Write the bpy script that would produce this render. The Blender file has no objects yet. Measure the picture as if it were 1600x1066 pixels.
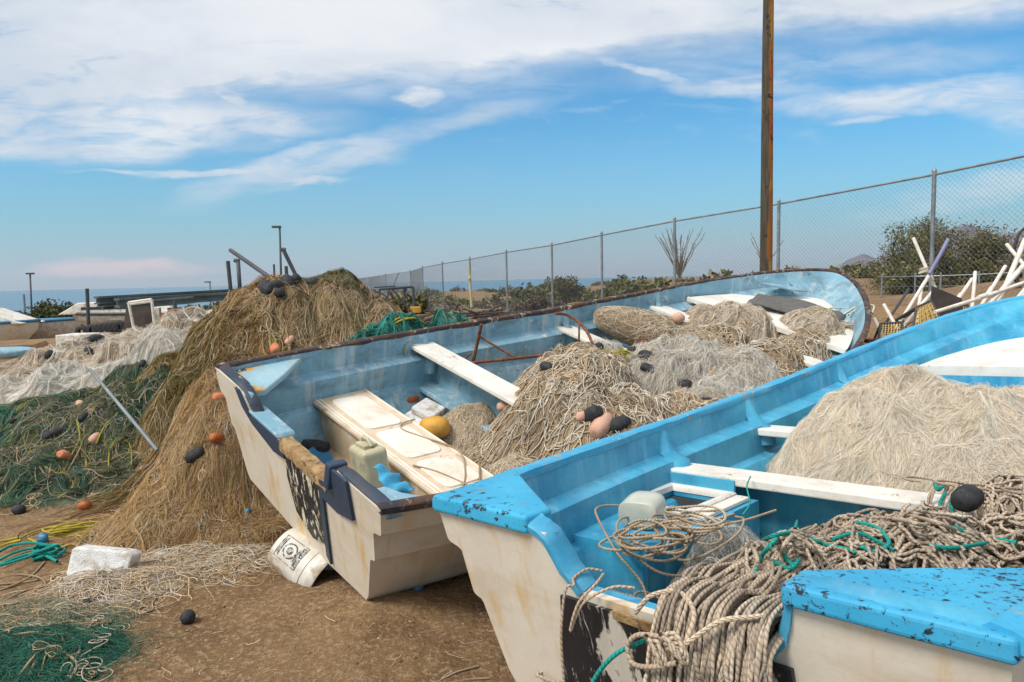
import bpy, math, random
import numpy as np
from mathutils import Matrix, Vector
R = math.radians
random.seed(7)
RNG = np.random.default_rng(11)
C = bpy.context.scene.collection
# ------------------------------------------------------------------ camera
F_PX, H_CAM, YH, ROLL = 1082.73, 1.65, 437.0, R(1.25)
pitch = math.atan((533 - YH) / F_PX)
Fw = Vector((0, math.cos(pitch), -math.sin(pitch)))
Rt = Vector((1, 0, 0)); Up = Rt.cross(Fw)
R2 = Rt * math.cos(ROLL) - Up * math.sin(ROLL)
U2 = Rt * math.sin(ROLL) + Up * math.cos(ROLL)
cam = bpy.data.objects.new('camera', bpy.data.cameras.new('camera')); C.objects.link(cam)
cam.data.sensor_width = 36; cam.data.lens = F_PX * 36 / 1600
cam.data.clip_start = .05; cam.data.clip_end = 60000
mw = Matrix.Identity(4)
for i in range(3):
    mw[i][0] = R2[i]; mw[i][1] = U2[i]; mw[i][2] = -Fw[i]
mw.translation = (0, 0, H_CAM)
cam.matrix_world = mw
bpy.context.scene.camera = cam
# ------------------------------------------------------------------ sun, exposure, sky
SUN_EL, SUN_AZ = R(52), R(-125)      # azimuth measured from +Y towards +X: behind and to the left
vs = bpy.context.scene.view_settings
vs.view_transform = 'Standard'; vs.look = 'None'; vs.exposure = 0.40; vs.gamma = 1.0
sun = bpy.data.objects.new('sun', bpy.data.lights.new('sun', 'SUN')); C.objects.link(sun)
sun.data.energy = 2.65; sun.data.angle = R(20); sun.data.color = (1.0, .94, .86)
sdir = Vector((math.sin(SUN_AZ) * math.cos(SUN_EL), math.cos(SUN_AZ) * math.cos(SUN_EL), math.sin(SUN_EL)))
sun.rotation_euler = sdir.to_track_quat('Z', 'Y').to_euler()

class NT:
    """small helper for node maths"""
    def __init__(s, tree): s.t = tree
    def new(s, typ, **kw):
        n = s.t.nodes.new(typ)
        for k, v in kw.items(): setattr(n, k, v)
        return n
    def link(s, a, b): s.t.links.new(a, b)
    def m(s, op, a, b=None, c=None, clamp=False):
        n = s.t.nodes.new('ShaderNodeMath'); n.operation = op; n.use_clamp = clamp
        for i, v in enumerate((a, b, c)):
            if v is None: continue
            if hasattr(v, 'links'): s.link(v, n.inputs[i])
            else: n.inputs[i].default_value = v
        return n.outputs[0]
    def mix(s, fac, a, b, mode='MIX'):
        n = s.t.nodes.new('ShaderNodeMix'); n.data_type = 'RGBA'; n.blend_type = mode
        for sock, v in ((n.inputs[0], fac), (n.inputs[6], a), (n.inputs[7], b)):
            if hasattr(v, 'links'): s.link(v, sock)
            elif isinstance(v, (int, float)): sock.default_value = v
            else: sock.default_value = (*v[:3], 1)
        return n.outputs[2]
    def noise(s, vec, scale, detail=4, rough=.55, dist=0, w=None):
        n = s.t.nodes.new('ShaderNodeTexNoise')
        n.inputs['Scale'].default_value = scale; n.inputs['Detail'].default_value = detail
        n.inputs['Roughness'].default_value = rough; n.inputs['Distortion'].default_value = dist
        if vec is not None: s.link(vec, n.inputs['Vector'])
        return n.outputs['Fac']
    def ramp(s, fac, lo, hi):
        n = s.t.nodes.new('ShaderNodeMapRange'); n.interpolation_type = 'SMOOTHSTEP'
        s.link(fac, n.inputs[0]); n.inputs[1].default_value = lo; n.inputs[2].default_value = hi
        return n.outputs[0]
    def mapping(s, vec, scale=(1, 1, 1), rot=(0, 0, 0), loc=(0, 0, 0)):
        n = s.t.nodes.new('ShaderNodeMapping'); s.link(vec, n.inputs[0])
        n.inputs['Scale'].default_value = scale; n.inputs['Rotation'].default_value = rot; n.inputs['Location'].default_value = loc
        return n.outputs[0]

world = bpy.data.worlds.new('World'); bpy.context.scene.world = world; world.use_nodes = True
wt = world.node_tree; wt.nodes.clear(); W = NT(wt)
sky = W.new('ShaderNodeTexSky', sky_type='NISHITA')
sky.sun_disc = False; sky.sun_elevation = SUN_EL; sky.sun_rotation = SUN_AZ
sky.air_density = 1.0; sky.dust_density = 1.6; sky.ozone_density = 2.0; sky.altitude = 0
tc = W.new('ShaderNodeTexCoord'); sep = W.new('ShaderNodeSeparateXYZ'); W.link(tc.outputs['Generated'], sep.inputs[0])
ysafe = W.m('MAXIMUM', W.m('ABSOLUTE', sep.outputs[1]), .05)
su = W.m('DIVIDE', sep.outputs[0], ysafe); sv = W.m('DIVIDE', sep.outputs[2], ysafe)
comb = W.new('ShaderNodeCombineXYZ'); W.link(su, comb.inputs[0]); W.link(sv, comb.inputs[1])
wv = W.mapping(comb.outputs[0], scale=(2.2, 6, 1), rot=(0, 0, R(-6)))
n1 = W.noise(wv, 2.2, 7, .6, .6); n2 = W.noise(W.mapping(comb.outputs[0], scale=(5, 22, 1), rot=(0, 0, R(-12)), loc=(3, 1, 0)), 1.6, 8, .62, .8)
du = W.m('MULTIPLY', W.m('SUBTRACT', W.noise(wv, 3.1, 5, .55), .5), .16)
dv = W.m('MULTIPLY', W.m('SUBTRACT', W.noise(W.mapping(wv, loc=(7, 3, 0)), 3.4, 5, .55), .5), .055)
uu = W.m('ADD', su, du); vv = W.m('ADD', sv, dv)
def s2(px, py):      # direction of a place in the sky as (x/y, z/y)
    d = Fw + R2 * ((px - 800) / F_PX) - U2 * ((py - 533) / F_PX)
    return d.x / d.y, d.z / d.y
def cloud(px, py, rx, ry, tilt, amp, soft=.5):
    cu, cv = s2(px, py); rx /= F_PX; ry /= F_PX
    a, b = W.m('SUBTRACT', uu, cu), W.m('SUBTRACT', vv, cv); t = R(tilt)
    p = W.m('DIVIDE', W.m('ADD', W.m('MULTIPLY', a, math.cos(t)), W.m('MULTIPLY', b, math.sin(t))), rx)
    q = W.m('DIVIDE', W.m('SUBTRACT', W.m('MULTIPLY', b, math.cos(t)), W.m('MULTIPLY', a, math.sin(t))), ry)
    r = W.m('SQRT', W.m('ADD', W.m('MULTIPLY', p, p), W.m('MULTIPLY', q, q)))
    return W.m('MULTIPLY', W.ramp(r, 1 + soft, 1 - soft), amp)
# broad veil above, hooked band on the left, thin diagonal below, streaks on the right
band = W.ramp(W.m('ADD', vv, W.m('MULTIPLY', uu, -.085)), .262, .345)
parts = [band,
    cloud(130, 205, 330, 40, 1, 1.0, .45), cloud(390, 192, 90, 24, -8, .95, .5), cloud(350, 152, 70, 11, -32, .8, .6),
    cloud(40, 150, 170, 34, 2, .85, .6), cloud(500, 250, 190, 22, 14, .8, .6), cloud(320, 272, 150, 6, -3, .9, .6), cloud(480, 281, 60, 5, 3, .9, .7),
    cloud(700, 190, 140, 15, 10, .6, .8), cloud(660, 150, 42, 11, 0, .95, .6), cloud(560, 120, 280, 38, -2, .5, .7),
    cloud(1180, 134, 110, 13, -3, .85, .7), cloud(1020, 112, 90, 7, -12, .7, .7), cloud(1440, 150, 190, 20, 3, .9, .6), cloud(1590, 175, 70, 24, -12, .8, .7),
    cloud(1345, 186, 38, 6, 2, .7, .7), cloud(1270, 100, 260, 22, 2, .45, .8), cloud(1560, 290, 150, 16, 12, .5, .8)]
msk = parts[0]
for c_ in parts[1:]: msk = W.m('MAXIMUM', msk, c_)
wisp = W.m('ADD', W.m('MULTIPLY', n2, .75), W.m('MULTIPLY', n1, .55))
msk = W.m('MULTIPLY', msk, W.m('ADD', W.m('MULTIPLY', W.ramp(wisp, .40, .76), .85), .15), clamp=True)
thin = W.m('MULTIPLY', W.m('MULTIPLY', W.ramp(n2, .5, .8), .22), W.ramp(sv, .12, .25))
msk = W.m('MAXIMUM', msk, W.m('MULTIPLY', thin, 1.3))
msk = W.m('MINIMUM', W.m('ADD', msk, W.m('MULTIPLY', band, W.ramp(W.noise(W.mapping(wv, loc=(4, 9, 0)), 1.3, 5, .55, .4), .15, .85))), .97)
up_ = W.ramp(sv, .0, .06); msk = W.m('MULTIPLY', msk, up_)
skc = W.mix(1.0, sky.outputs[0], (.52, 1.20, 1.46), 'MULTIPLY')
hz = W.ramp(sv, .26, -.02)
skc = W.mix(W.m('MULTIPLY', hz, .72), skc, (3.5, 5.2, 6.2))
hz2 = W.ramp(sv, .10, .0)
skc = W.mix(W.m('MULTIPLY', hz2, .7), skc, (4.3, 5.1, 6.0))
pk = W.m('MULTIPLY', cloud(180, 420, 120, 13, 0, .9, .5), 1.0)
skc = W.mix(pk, skc, (7.0, 5.9, 6.3))
cshade = W.mix(W.ramp(W.noise(W.mapping(wv, loc=(4, 9, 0)), 1.3, 5, .55, .4), .3, .7), (5.5, 6.2, 7.1), (7.9, 8.1, 8.4))
skc = W.mix(msk, skc, cshade)
bg = W.new('ShaderNodeBackground'); bg.inputs[1].default_value = .085
W.link(skc, bg.inputs[0]); wo = W.new('ShaderNodeOutputWorld'); W.link(bg.outputs[0], wo.inputs[0])

# ------------------------------------------------------------------ projection helpers
def ray(px, py):
    return Fw + R2 * ((px - 800) / F_PX) - U2 * ((py - 533) / F_PX)
def atz(px, py, z=0.0):
    d = ray(px, py); t = (z - H_CAM) / d.z
    return Vector((0, 0, H_CAM)) + d * t
def aty(px, py, Y):
    d = ray(px, py)
    return Vector((0, 0, H_CAM)) + d * (Y / d.y)

# ------------------------------------------------------------------ noise in numpy
_T = np.random.default_rng(5).random((256, 256))
def vn(x, y):
    x = np.asarray(x, float); y = np.asarray(y, float)
    xi = np.floor(x).astype(int); yi = np.floor(y).astype(int); fx = x - xi; fy = y - yi
    fx = fx * fx * (3 - 2 * fx); fy = fy * fy * (3 - 2 * fy)
    a = _T[xi & 255, yi & 255]; b = _T[(xi + 1) & 255, yi & 255]; c = _T[xi & 255, (yi + 1) & 255]; d = _T[(xi + 1) & 255, (yi + 1) & 255]
    return (a * (1 - fx) + b * fx) * (1 - fy) + (c * (1 - fx) + d * fx) * fy - .5
def fbm(x, y, s=1., o=4):
    r = 0; a = 1.
    for i in range(o): r = r + a * vn(x * s + 17.3 * i, y * s - 9.1 * i); a *= .5; s *= 2.03
    return r

# ------------------------------------------------------------------ mesh building
def tag(o, label=None, cat=None, group=None, kind=None):
    if label: o['label'] = label
    if cat: o['category'] = cat
    if group: o['group'] = group
    if kind: o['kind'] = kind
    return o
def empty(name, M=None, loc=None):
    o = bpy.data.objects.new(name, None); C.objects.link(o); o.empty_display_size = .1
    if M is not None: o.matrix_world = M
    if loc is not None: o.location = loc
    return o
def raw(name, V, Fq, mat=None, parent=None, smooth=True, col=None, uv=None, recentre=False):
    """V (n,3) array, Fq list of face index arrays (each (k,3) or (k,4))"""
    V = np.asarray(V, float); off = np.zeros(3)
    if recentre:
        off = np.array([(V[:, 0].min() + V[:, 0].max()) / 2, (V[:, 1].min() + V[:, 1].max()) / 2, V[:, 2].min()])
    me = bpy.data.meshes.new(name)
    me.vertices.add(len(V)); me.vertices.foreach_set('co', (V - off).astype(np.float32).ravel())
    if not isinstance(Fq, list): Fq = [Fq]
    idx = np.concatenate([f.ravel() for f in Fq]).astype(np.int32)
    tot = np.concatenate([np.full(len(f), f.shape[1]) for f in Fq]).astype(np.int32)
    st = np.concatenate([[0], np.cumsum(tot)[:-1]]).astype(np.int32)
    me.loops.add(len(idx)); me.loops.foreach_set('vertex_index', idx)
    me.polygons.add(len(tot)); me.polygons.foreach_set('loop_start', st); me.polygons.foreach_set('loop_total', tot)
    me.polygons.foreach_set('use_smooth', np.full(len(tot), smooth))
    if uv is not None:
        l = me.uv_layers.new(name='UVMap'); l.data.foreach_set('uv', np.asarray(uv, np.float32)[idx].ravel())
    if col is not None:
        a = me.color_attributes.new('col', 'FLOAT_COLOR', 'POINT')
        c4 = np.ones((len(V), 4), np.float32); c4[:, :3] = col; a.data.foreach_set('color', c4.ravel())
    me.update(calc_edges=True); me.validate()
    o = bpy.data.objects.new(name, me); C.objects.link(o)
    if mat: me.materials.append(mat)
    if parent: o.parent = parent
    elif recentre: o.location = off
    return o
class MB:
    def __init__(s): s.v = []; s.f = []; s.n = 0; s.mi = []
    def add(s, vs, fs, mi=0):
        s.v += [tuple(v) for v in vs]; s.f += [tuple(i + s.n for i in f) for f in fs]; s.mi += [mi] * len(fs); s.n += len(vs); return s
    def box(s, c, d, rot=None, mi=0, M=None):
        M_ = (rot if rot is not None else Matrix.Identity(3))
        vs = [Vector(c) + M_ @ Vector((x * d[0] / 2, y * d[1] / 2, z * d[2] / 2)) for x in (-1, 1) for y in (-1, 1) for z in (-1, 1)]
        return s.add(vs, [(0, 1, 3, 2), (4, 6, 7, 5), (0, 4, 5, 1), (2, 3, 7, 6), (0, 2, 6, 4), (1, 5, 7, 3)], mi)
    def bar(s, a, b, w, h=None, up=(0, 0, 1), mi=0):
        a, b = Vector(a), Vector(b); x = (b - a).normalized(); u = Vector(up)
        if abs(x.dot(u)) > .98: u = Vector((1, 0, 0))
        y = u.cross(x).normalized(); z = x.cross(y)
        return s.box((a + b) / 2, ((b - a).length, w, h or w), Matrix((x, y, z)).transposed(), mi)
    def tube(s, pts, r, n=8, cap=True, mi=0):
        pts = [Vector(p) for p in pts]; rs = r if isinstance(r, (list, tuple)) else [r] * len(pts)
        u = None; vs = []; fs = []
        for i, p in enumerate(pts):
            t = (pts[min(i + 1, len(pts) - 1)] - pts[max(i - 1, 0)]).normalized()
            if u is None: u = t.orthogonal().normalized()
            u = (u - t * u.dot(t)).normalized(); w = t.cross(u)
            vs += [p + (u * math.cos(a) + w * math.sin(a)) * rs[i] for a in [2 * math.pi * k / n for k in range(n)]]
        for i in range(len(pts) - 1):
            for k in range(n): fs.append((i * n + k, i * n + (k + 1) % n, (i + 1) * n + (k + 1) % n, (i + 1) * n + k))
        if cap: fs += [tuple(range(n))[::-1], tuple((len(pts) - 1) * n + k for k in range(n))]
        return s.add(vs, fs, mi)
    def lathe(s, prof, n=20, M=None, mi=0, cap=True):
        M = M or Matrix.Identity(4); vs = []; fs = []
        for r, z in prof: vs += [M @ Vector((r * math.cos(2 * math.pi * k / n), r * math.sin(2 * math.pi * k / n), z)) for k in range(n)]
        for i in range(len(prof) - 1):
            for k in range(n): fs.append((i * n + k, i * n + (k + 1) % n, (i + 1) * n + (k + 1) % n, (i + 1) * n + k))
        if cap: fs += [tuple(range(n))[::-1], tuple((len(prof) - 1) * n + k for k in range(n))]
        return s.add(vs, fs, mi)
    def prism(s, poly, fn, t0, t1, mi=0):
        """poly 2-D outline, fn(a, b, t) -> 3-D point"""
        n = len(poly); vs = [fn(a, b, t0) for a, b in poly] + [fn(a, b, t1) for a, b in poly]
        fs = [tuple(range(n))[::-1], tuple(range(n, 2 * n))] + [(i, (i + 1) % n, n + (i + 1) % n, n + i) for i in range(n)]
        return s.add(vs, fs, mi)
    def blob(s, c, r, n=12, jit=0, rot=None, mi=0, pw=1.):
        rot = rot or Matrix.Identity(3); vs = []; fs = []; m = n // 2 + 2
        for i in range(m):
            th = math.pi * i / (m - 1)
            for k in range(n):
                ph = 2 * math.pi * k / n; j = 1 + random.uniform(-jit, jit)
                sx = math.sin(th); cx = math.cos(th)
                sx = abs(sx) ** pw; cx = math.copysign(abs(cx) ** pw, cx)
                vs.append(Vector(c) + rot @ Vector((r[0] * sx * math.cos(ph) * j, r[1] * sx * math.sin(ph) * j, r[2] * cx * j)))
        for i in range(m - 1):
            for k in range(n): fs.append((i * n + k, i * n + (k + 1) % n, (i + 1) * n + (k + 1) % n, (i + 1) * n + k))
        return s.add(vs, fs, mi)
    def sweep(s, pts, prof, up=(0, 0, 1), jit=0, mi=0, cap=True):
        """prof: closed (side, up) outline; side = right-hand of travel"""
        pts = [Vector(p) for p in pts]; n = len(prof); vs = []; fs = []
        for i, p in enumerate(pts):
            t = (pts[min(i + 1, len(pts) - 1)] - pts[max(i - 1, 0)]).normalized(); u = Vector(up); sd = t.cross(u).normalized(); uu_ = sd.cross(t)
            for a, b in prof:
                vs.append(p + sd * (a + random.uniform(-jit, jit)) + uu_ * (b + random.uniform(-jit, jit)))
        for i in range(len(pts) - 1):
            for k in range(n): fs.append((i * n + k, i * n + (k + 1) % n, (i + 1) * n + (k + 1) % n, (i + 1) * n + k))
        if cap: fs += [tuple(range(n))[::-1], tuple((len(pts) - 1) * n + k for k in range(n))]
        return s.add(vs, fs, mi)
    def build(s, name, mat=None, parent=None, smooth=False, M=None, bevel=0, seg=2, recentre=None, auto=None):
        V = [Vector(v) for v in s.v]
        if M is not None: V = [M @ v for v in V]
        off = Vector((0, 0, 0))
        if recentre is None: recentre = parent is None
        if recentre:
            off = Vector(((min(v.x for v in V) + max(v.x for v in V)) / 2, (min(v.y for v in V) + max(v.y for v in V)) / 2, min(v.z for v in V)))
        me = bpy.data.meshes.new(name); me.from_pydata([v - off for v in V], [], s.f)
        mats = mat if isinstance(mat, (list, tuple)) else [mat]
        for m_ in mats:
            if m_: me.materials.append(m_)
        if len(mats) > 1: me.polygons.foreach_set('material_index', s.mi)
        if smooth: me.polygons.foreach_set('use_smooth', [True] * len(me.polygons))
        import bmesh
        bm = bmesh.new(); bm.from_mesh(me); bmesh.ops.recalc_face_normals(bm, faces=bm.faces)
        if auto:
            for e in bm.edges:
                if len(e.link_faces) == 2 and e.calc_face_angle(0) > R(auto): e.smooth = False
        bm.to_mesh(me); bm.free(); me.update()
        o = bpy.data.objects.new(name, me); C.objects.link(o)
        if parent: o.parent = parent
        if recentre: o.location = off
        if bevel:
            b = o.modifiers.new('bevel', 'BEVEL'); b.width = bevel; b.segments = seg; b.limit_method = 'ANGLE'; b.angle_limit = R(35)
        return o

def frames(P):
    """P (n,m,3) -> tangents and two normals"""
    T = np.gradient(P, axis=1); T /= np.linalg.norm(T, axis=2, keepdims=True) + 1e-9
    ref = np.zeros_like(T); ref[..., 2] = 1
    par = np.abs(T[..., 2]) > .95
    # a smooth reference: average direction per strand to avoid flips
    A = np.cross(T, ref); A[par] = np.cross(T[par], np.array([1., 0, 0]))
    A /= np.linalg.norm(A, axis=2, keepdims=True) + 1e-9
    for j in range(1, P.shape[1]):
        d = (A[:, j] * A[:, j - 1]).sum(1) < 0; A[d, j] *= -1
    B = np.cross(T, A)
    return T, A, B
def tubes(P, r, sides=3, col=None, lay=None):
    n, m, _ = P.shape; T, A, B = frames(P)
    r = np.broadcast_to(np.asarray(r, float).reshape(-1, 1, 1), (n, 1, 1)) if np.ndim(r) else np.full((n, 1, 1), r)
    V = np.empty((n, m, sides, 3))
    for k in range(sides):
        a = 2 * math.pi * k / sides; V[:, :, k] = P + r * (A * math.cos(a) + B * math.sin(a))
    base = (np.arange(n)[:, None] * m + np.arange(m - 1)[None]).reshape(-1, 1) * sides
    k = np.arange(sides); k2 = (k + 1) % sides
    Fq = np.stack([base + k, base + k2, base + sides + k2, base + sides + k], -1).reshape(-1, 4)
    uv = None
    if lay:
        L = np.concatenate([np.zeros((n, 1)), np.cumsum(np.linalg.norm(np.diff(P, axis=1), axis=2), 1)], 1)
        uv = np.stack([np.repeat(L[:, :, None], sides, 2), np.broadcast_to(np.arange(sides) / sides, (n, m, sides))], -1).reshape(-1, 2)
    c = None if col is None else np.repeat(np.asarray(col), m * sides, 0)
    return V.reshape(-1, 3), Fq, c, uv
def ribbons(P, w, col):
    n, m, _ = P.shape; T, A, B = frames(P)
    tw = RNG.uniform(-.9, .9, (n, 1, 1)); D = A * np.cos(tw) + B * np.sin(tw)
    w = np.asarray(w).reshape(-1, 1, 1) / 2
    V = np.stack([P - D * w, P + D * w], 2).reshape(-1, 3)
    base = (np.arange(n)[:, None] * m + np.arange(m - 1)[None]).reshape(-1) * 2
    Fq = np.stack([base, base + 1, base + 3, base + 2], -1)
    return V, Fq, np.repeat(np.asarray(col), m * 2, 0)
def merge(parts):
    V = []; Fs = []; Cc = []; n = 0
    for v, f, c in parts:
        V.append(v); Fs.append(f + n); Cc.append(c); n += len(v)
    return np.concatenate(V), Fs, np.concatenate(Cc)
def catmull(pts, k=10):
    P = np.asarray([tuple(p) for p in pts], float); P = np.vstack([2 * P[0] - P[1], P, 2 * P[-1] - P[-2]]); out = []
    for i in range(1, len(P) - 2):
        t = np.linspace(0, 1, k, endpoint=False)[:, None]; a, b, c, d = P[i - 1], P[i], P[i + 1], P[i + 2]
        out.append(.5 * ((2 * b) + (-a + c) * t + (2 * a - 5 * b + 4 * c - d) * t ** 2 + (-a + 3 * b - 3 * c + d) * t ** 3))
    out.append(P[-2][None]); return np.vstack(out)

# ------------------------------------------------------------------ materials
def newmat(name):
    m = bpy.data.materials.new(name); m.use_nodes = True; t = m.node_tree
    n = NT(t); b = t.nodes['Principled BSDF']; tc = n.new('ShaderNodeTexCoord'); return m, n, b, tc
def bump(n, b, h, strength=.3, dist=.01, base=None):
    k = n.new('ShaderNodeBump'); k.inputs['Strength'].default_value = strength; k.inputs['Distance'].default_value = dist
    n.link(h, k.inputs['Height'])
    if base is not None: n.link(base, k.inputs['Normal'])
    n.link(k.outputs[0], b.inputs['Normal']); return k.outputs[0]
def mat_mix(name, c1, c2, scale=8, lo=.35, hi=.65, rough=.7, bstr=.2, bdist=.004, c3=None, s3=30, t3=(.6, .68), detail=6, stretch=(1, 1, 1), metal=0, bscale=None):
    m, n, b, tc = newmat(name); v = n.mapping(tc.outputs['Object'], scale=stretch)
    f = n.ramp(n.noise(v, scale, detail, .6), lo, hi); c = n.mix(f, c1, c2)
    if c3 is not None: c = n.mix(n.ramp(n.noise(n.mapping(v, loc=(4, 7, 1)), s3, 6, .65), *t3), c, c3)
    n.link(c, b.inputs['Base Color']); b.inputs['Roughness'].default_value = rough; b.inputs['Metallic'].default_value = metal
    if bstr: bump(n, b, n.noise(v, bscale or scale * 4, 5, .6), bstr, bdist)
    return m
def mat_paint(name, base, base2, chip, chip_t=(.63, .66), chip_s=14, dirt=(.30, .22, .13), dirt_t=(.5, .8), dirt_s=2.2, dirt_amt=.6, rough=.45, streak=0, streak_c=(.5, .27, .07), spec=.4, fine=.5, chip2=None, chip2_t=(.62, .66)):
    m, n, b, tc = newmat(name); v = tc.outputs['Object']
    c = n.mix(n.ramp(n.noise(v, 3.5, 5, .6), .3, .7), base, base2)
    g = n.noise(v, 60, 4, .7); c = n.mix(n.m('MULTIPLY', n.ramp(g, .45, .8), fine * .35), c, [x * .45 for x in base])
    d = n.m('MULTIPLY', n.ramp(n.noise(n.mapping(v, scale=(1, 1, 2.2), loc=(3, 3, 3)), dirt_s, 7, .68, .4), *dirt_t), dirt_amt)
    c = n.mix(d, c, dirt)
    if streak:
        s_ = n.noise(n.mapping(v, scale=(7, 7, .45)), 1.6, 5, .6, .2)
        c = n.mix(n.m('MULTIPLY', n.ramp(s_, .5, .72), streak), c, streak_c)
    ch = n.noise(n.mapping(v, loc=(9, 2, 5)), chip_s, 8, .72, .3); big = n.noise(n.mapping(v, loc=(1, 8, 5)), 2.6, 3, .5)
    ch = n.m('ADD', ch, n.m('MULTIPLY', n.m('SUBTRACT', big, .5), .35)); cf = n.ramp(ch, *chip_t)
    c = n.mix(cf, c, chip)
    if chip2 is not None:
        c2 = n.noise(n.mapping(v, loc=(19, 2, 5)), chip_s * .6, 8, .72, .5); c = n.mix(n.ramp(c2, *chip2_t), c, chip2)
    n.link(c, b.inputs['Base Color']); b.inputs['Specular IOR Level'].default_value = spec
    n.link(n.m('ADD', n.m('MULTIPLY', d, .3), n.m('ADD', rough, n.m('MULTIPLY', n.noise(v, 25, 4), .18))), b.inputs['Roughness'])
    h = n.m('SUBTRACT', n.m('ADD', n.m('MULTIPLY', g, .25), n.m('MULTIPLY', n.noise(v, 9, 4), .8)), n.m('MULTIPLY', cf, .5)); bump(n, b, h, .35, .004)
    return m
def mat_net(name, rough=.75, fine=90, dist=.012, trans=0, dk=.5):
    m, n, b, tc = newmat(name); a = n.new('ShaderNodeAttribute'); a.attribute_name = 'col'
    v = tc.outputs['Object']
    g = n.noise(n.mapping(v, scale=(1, 2.5, 1), rot=(0, 0, .6)), fine, 6, .7, 1.5); l = n.noise(v, 6, 4, .6)
    c = n.mix(n.m('MULTIPLY', n.ramp(g, .3, .75), dk), a.outputs['Color'], n.mix(1., a.outputs['Color'], (.62, .55, .47), 'MULTIPLY'))
    c = n.mix(n.m('MULTIPLY', n.ramp(l, .4, .7), .35), c, n.mix(1., a.outputs['Color'], (1.25, 1.2, 1.15), 'MULTIPLY'))
    n.link(c, b.inputs['Base Color']); b.inputs['Roughness'].default_value = rough; b.inputs['Specular IOR Level'].default_value = .25
    bump(n, b, n.m('ADD', g, n.m('MULTIPLY', l, .5)), .9, dist)
    if trans:
        t_ = n.new('ShaderNodeBsdfTranslucent'); n.link(c, t_.inputs[0]); mx = n.new('ShaderNodeMixShader'); mx.inputs[0].default_value = trans
        n.link(b.outputs[0], mx.inputs[1]); n.link(t_.outputs[0], mx.inputs[2]); n.link(mx.outputs[0], m.node_tree.nodes['Material Output'].inputs[0])
    return m
def mat_rope(name, c1, c2, c3=None, pitch_=.016, k=1.0):
    m, n, b, tc = newmat(name); uv = n.new('ShaderNodeSeparateXYZ'); n.link(tc.outputs['UV'], uv.inputs[0])
    ph = n.m('ADD', n.m('DIVIDE', uv.outputs[0], pitch_), uv.outputs[1])
    w = n.m('ABSOLUTE', n.m('SUBTRACT', n.m('FRACT', n.m('MULTIPLY', ph, 1.0)), .5))
    h = n.m('SUBTRACT', 1., n.m('MULTIPLY', n.m('POWER', n.m('MULTIPLY', w, 2.), 2.5), 1.))
    v = tc.outputs['Object']; c = n.mix(n.ramp(n.noise(v, 7, 5, .6), .35, .65), c1, c2)
    if c3: c = n.mix(n.ramp(n.noise(n.mapping(v, loc=(5, 5, 5)), 4, 5, .6), .55, .7), c, c3)
    at = n.new('ShaderNodeAttribute'); at.attribute_name = 'col'; c = n.mix(1., c, at.outputs['Color'], 'MULTIPLY')
    # the groove between two strands of the lay is coloured darker
    c = n.mix(n.m('MULTIPLY', n.m('SUBTRACT', 1., h), .55 * k), c, [x * .35 for x in c1])
    c = n.mix(n.m('MULTIPLY', n.ramp(n.noise(v, 300, 3, .7), .4, .7), .35), c, [x * .6 for x in c1])
    n.link(c, b.inputs['Base Color']); b.inputs['Roughness'].default_value = .85; b.inputs['Specular IOR Level'].default_value = .2
    bump(n, b, n.m('ADD', h, n.m('MULTIPLY', n.noise(v, 400, 3), .4)), .9 * k, .003); return m
def mat_plain(name, c, rough=.6, metal=0, var=.25, scale=12, bstr=.15):
    return mat_mix(name, c, [x * (1 - var) for x in c], scale, rough=rough, metal=metal, bstr=bstr)
def mat_sand():
    m, n, b, tc = newmat('sand'); v = tc.outputs['Object']
    big = n.ramp(n.noise(v, .35, 5, .6), .35, .65); c = n.mix(big, (.28, .172, .083), (.175, .104, .05))
    mid = n.ramp(n.noise(n.mapping(v, loc=(2, 3, 0)), 1.7, 6, .65), .45, .62); c = n.mix(n.m('MULTIPLY', mid, .8), c, (.15, .082, .04))
    g = n.noise(v, 38, 8, .75); dm = n.noise(n.mapping(v, loc=(8, 2, 0)), 3.4, 7, .7, .5); c = n.mix(n.m('MULTIPLY', n.ramp(dm, .52, .66), .6), c, (.13, .07, .034)); c = n.mix(n.m('MULTIPLY', n.ramp(g, .48, .62), .75), c, (.43, .31, .19))
    sp = n.noise(n.mapping(v, loc=(1, 5, 0)), 120, 4, .7); c = n.mix(n.m('MULTIPLY', n.ramp(sp, .58, .68), .8), c, (.10, .06, .035))
    sp2 = n.noise(n.mapping(v, loc=(11, 5, 0)), 150, 3, .7); c = n.mix(n.m('MULTIPLY', n.ramp(sp2, .62, .7), .7), c, (.62, .52, .40))
    far = n.ramp(n.noise(n.mapping(v, loc=(31, 5, 0)), .12, 7, .7), .5, .62); sy = n.new('ShaderNodeSeparateXYZ'); n.link(v, sy.inputs[0])
    c = n.mix(n.m('MULTIPLY', n.ramp(sy.outputs[1], 16, 40), n.m('MULTIPLY', far, .8)), c, (.13, .105, .05))
    n.link(c, b.inputs['Base Color']); b.inputs['Roughness'].default_value = .95; b.inputs['Specular IOR Level'].default_value = .15
    bump(n, b, n.m('ADD', n.m('MULTIPLY', g, 1.), n.m('ADD', n.m('MULTIPLY', sp, .35), n.m('MULTIPLY', n.noise(v, 9, 5, .6), 2.2))), .85, .02); return m
M = {}
M['sand'] = mat_sand()
M['hull'] = mat_paint('cream_hull_paint', (.74, .67, .56), (.66, .58, .47), (.30, .24, .17), (.74, .78), 22, dirt=(.44, .32, .19), dirt_t=(.42, .80), dirt_s=1.8, dirt_amt=.7, streak=.75, streak_c=(.62, .38, .11), rough=.38, fine=.45)
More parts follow.
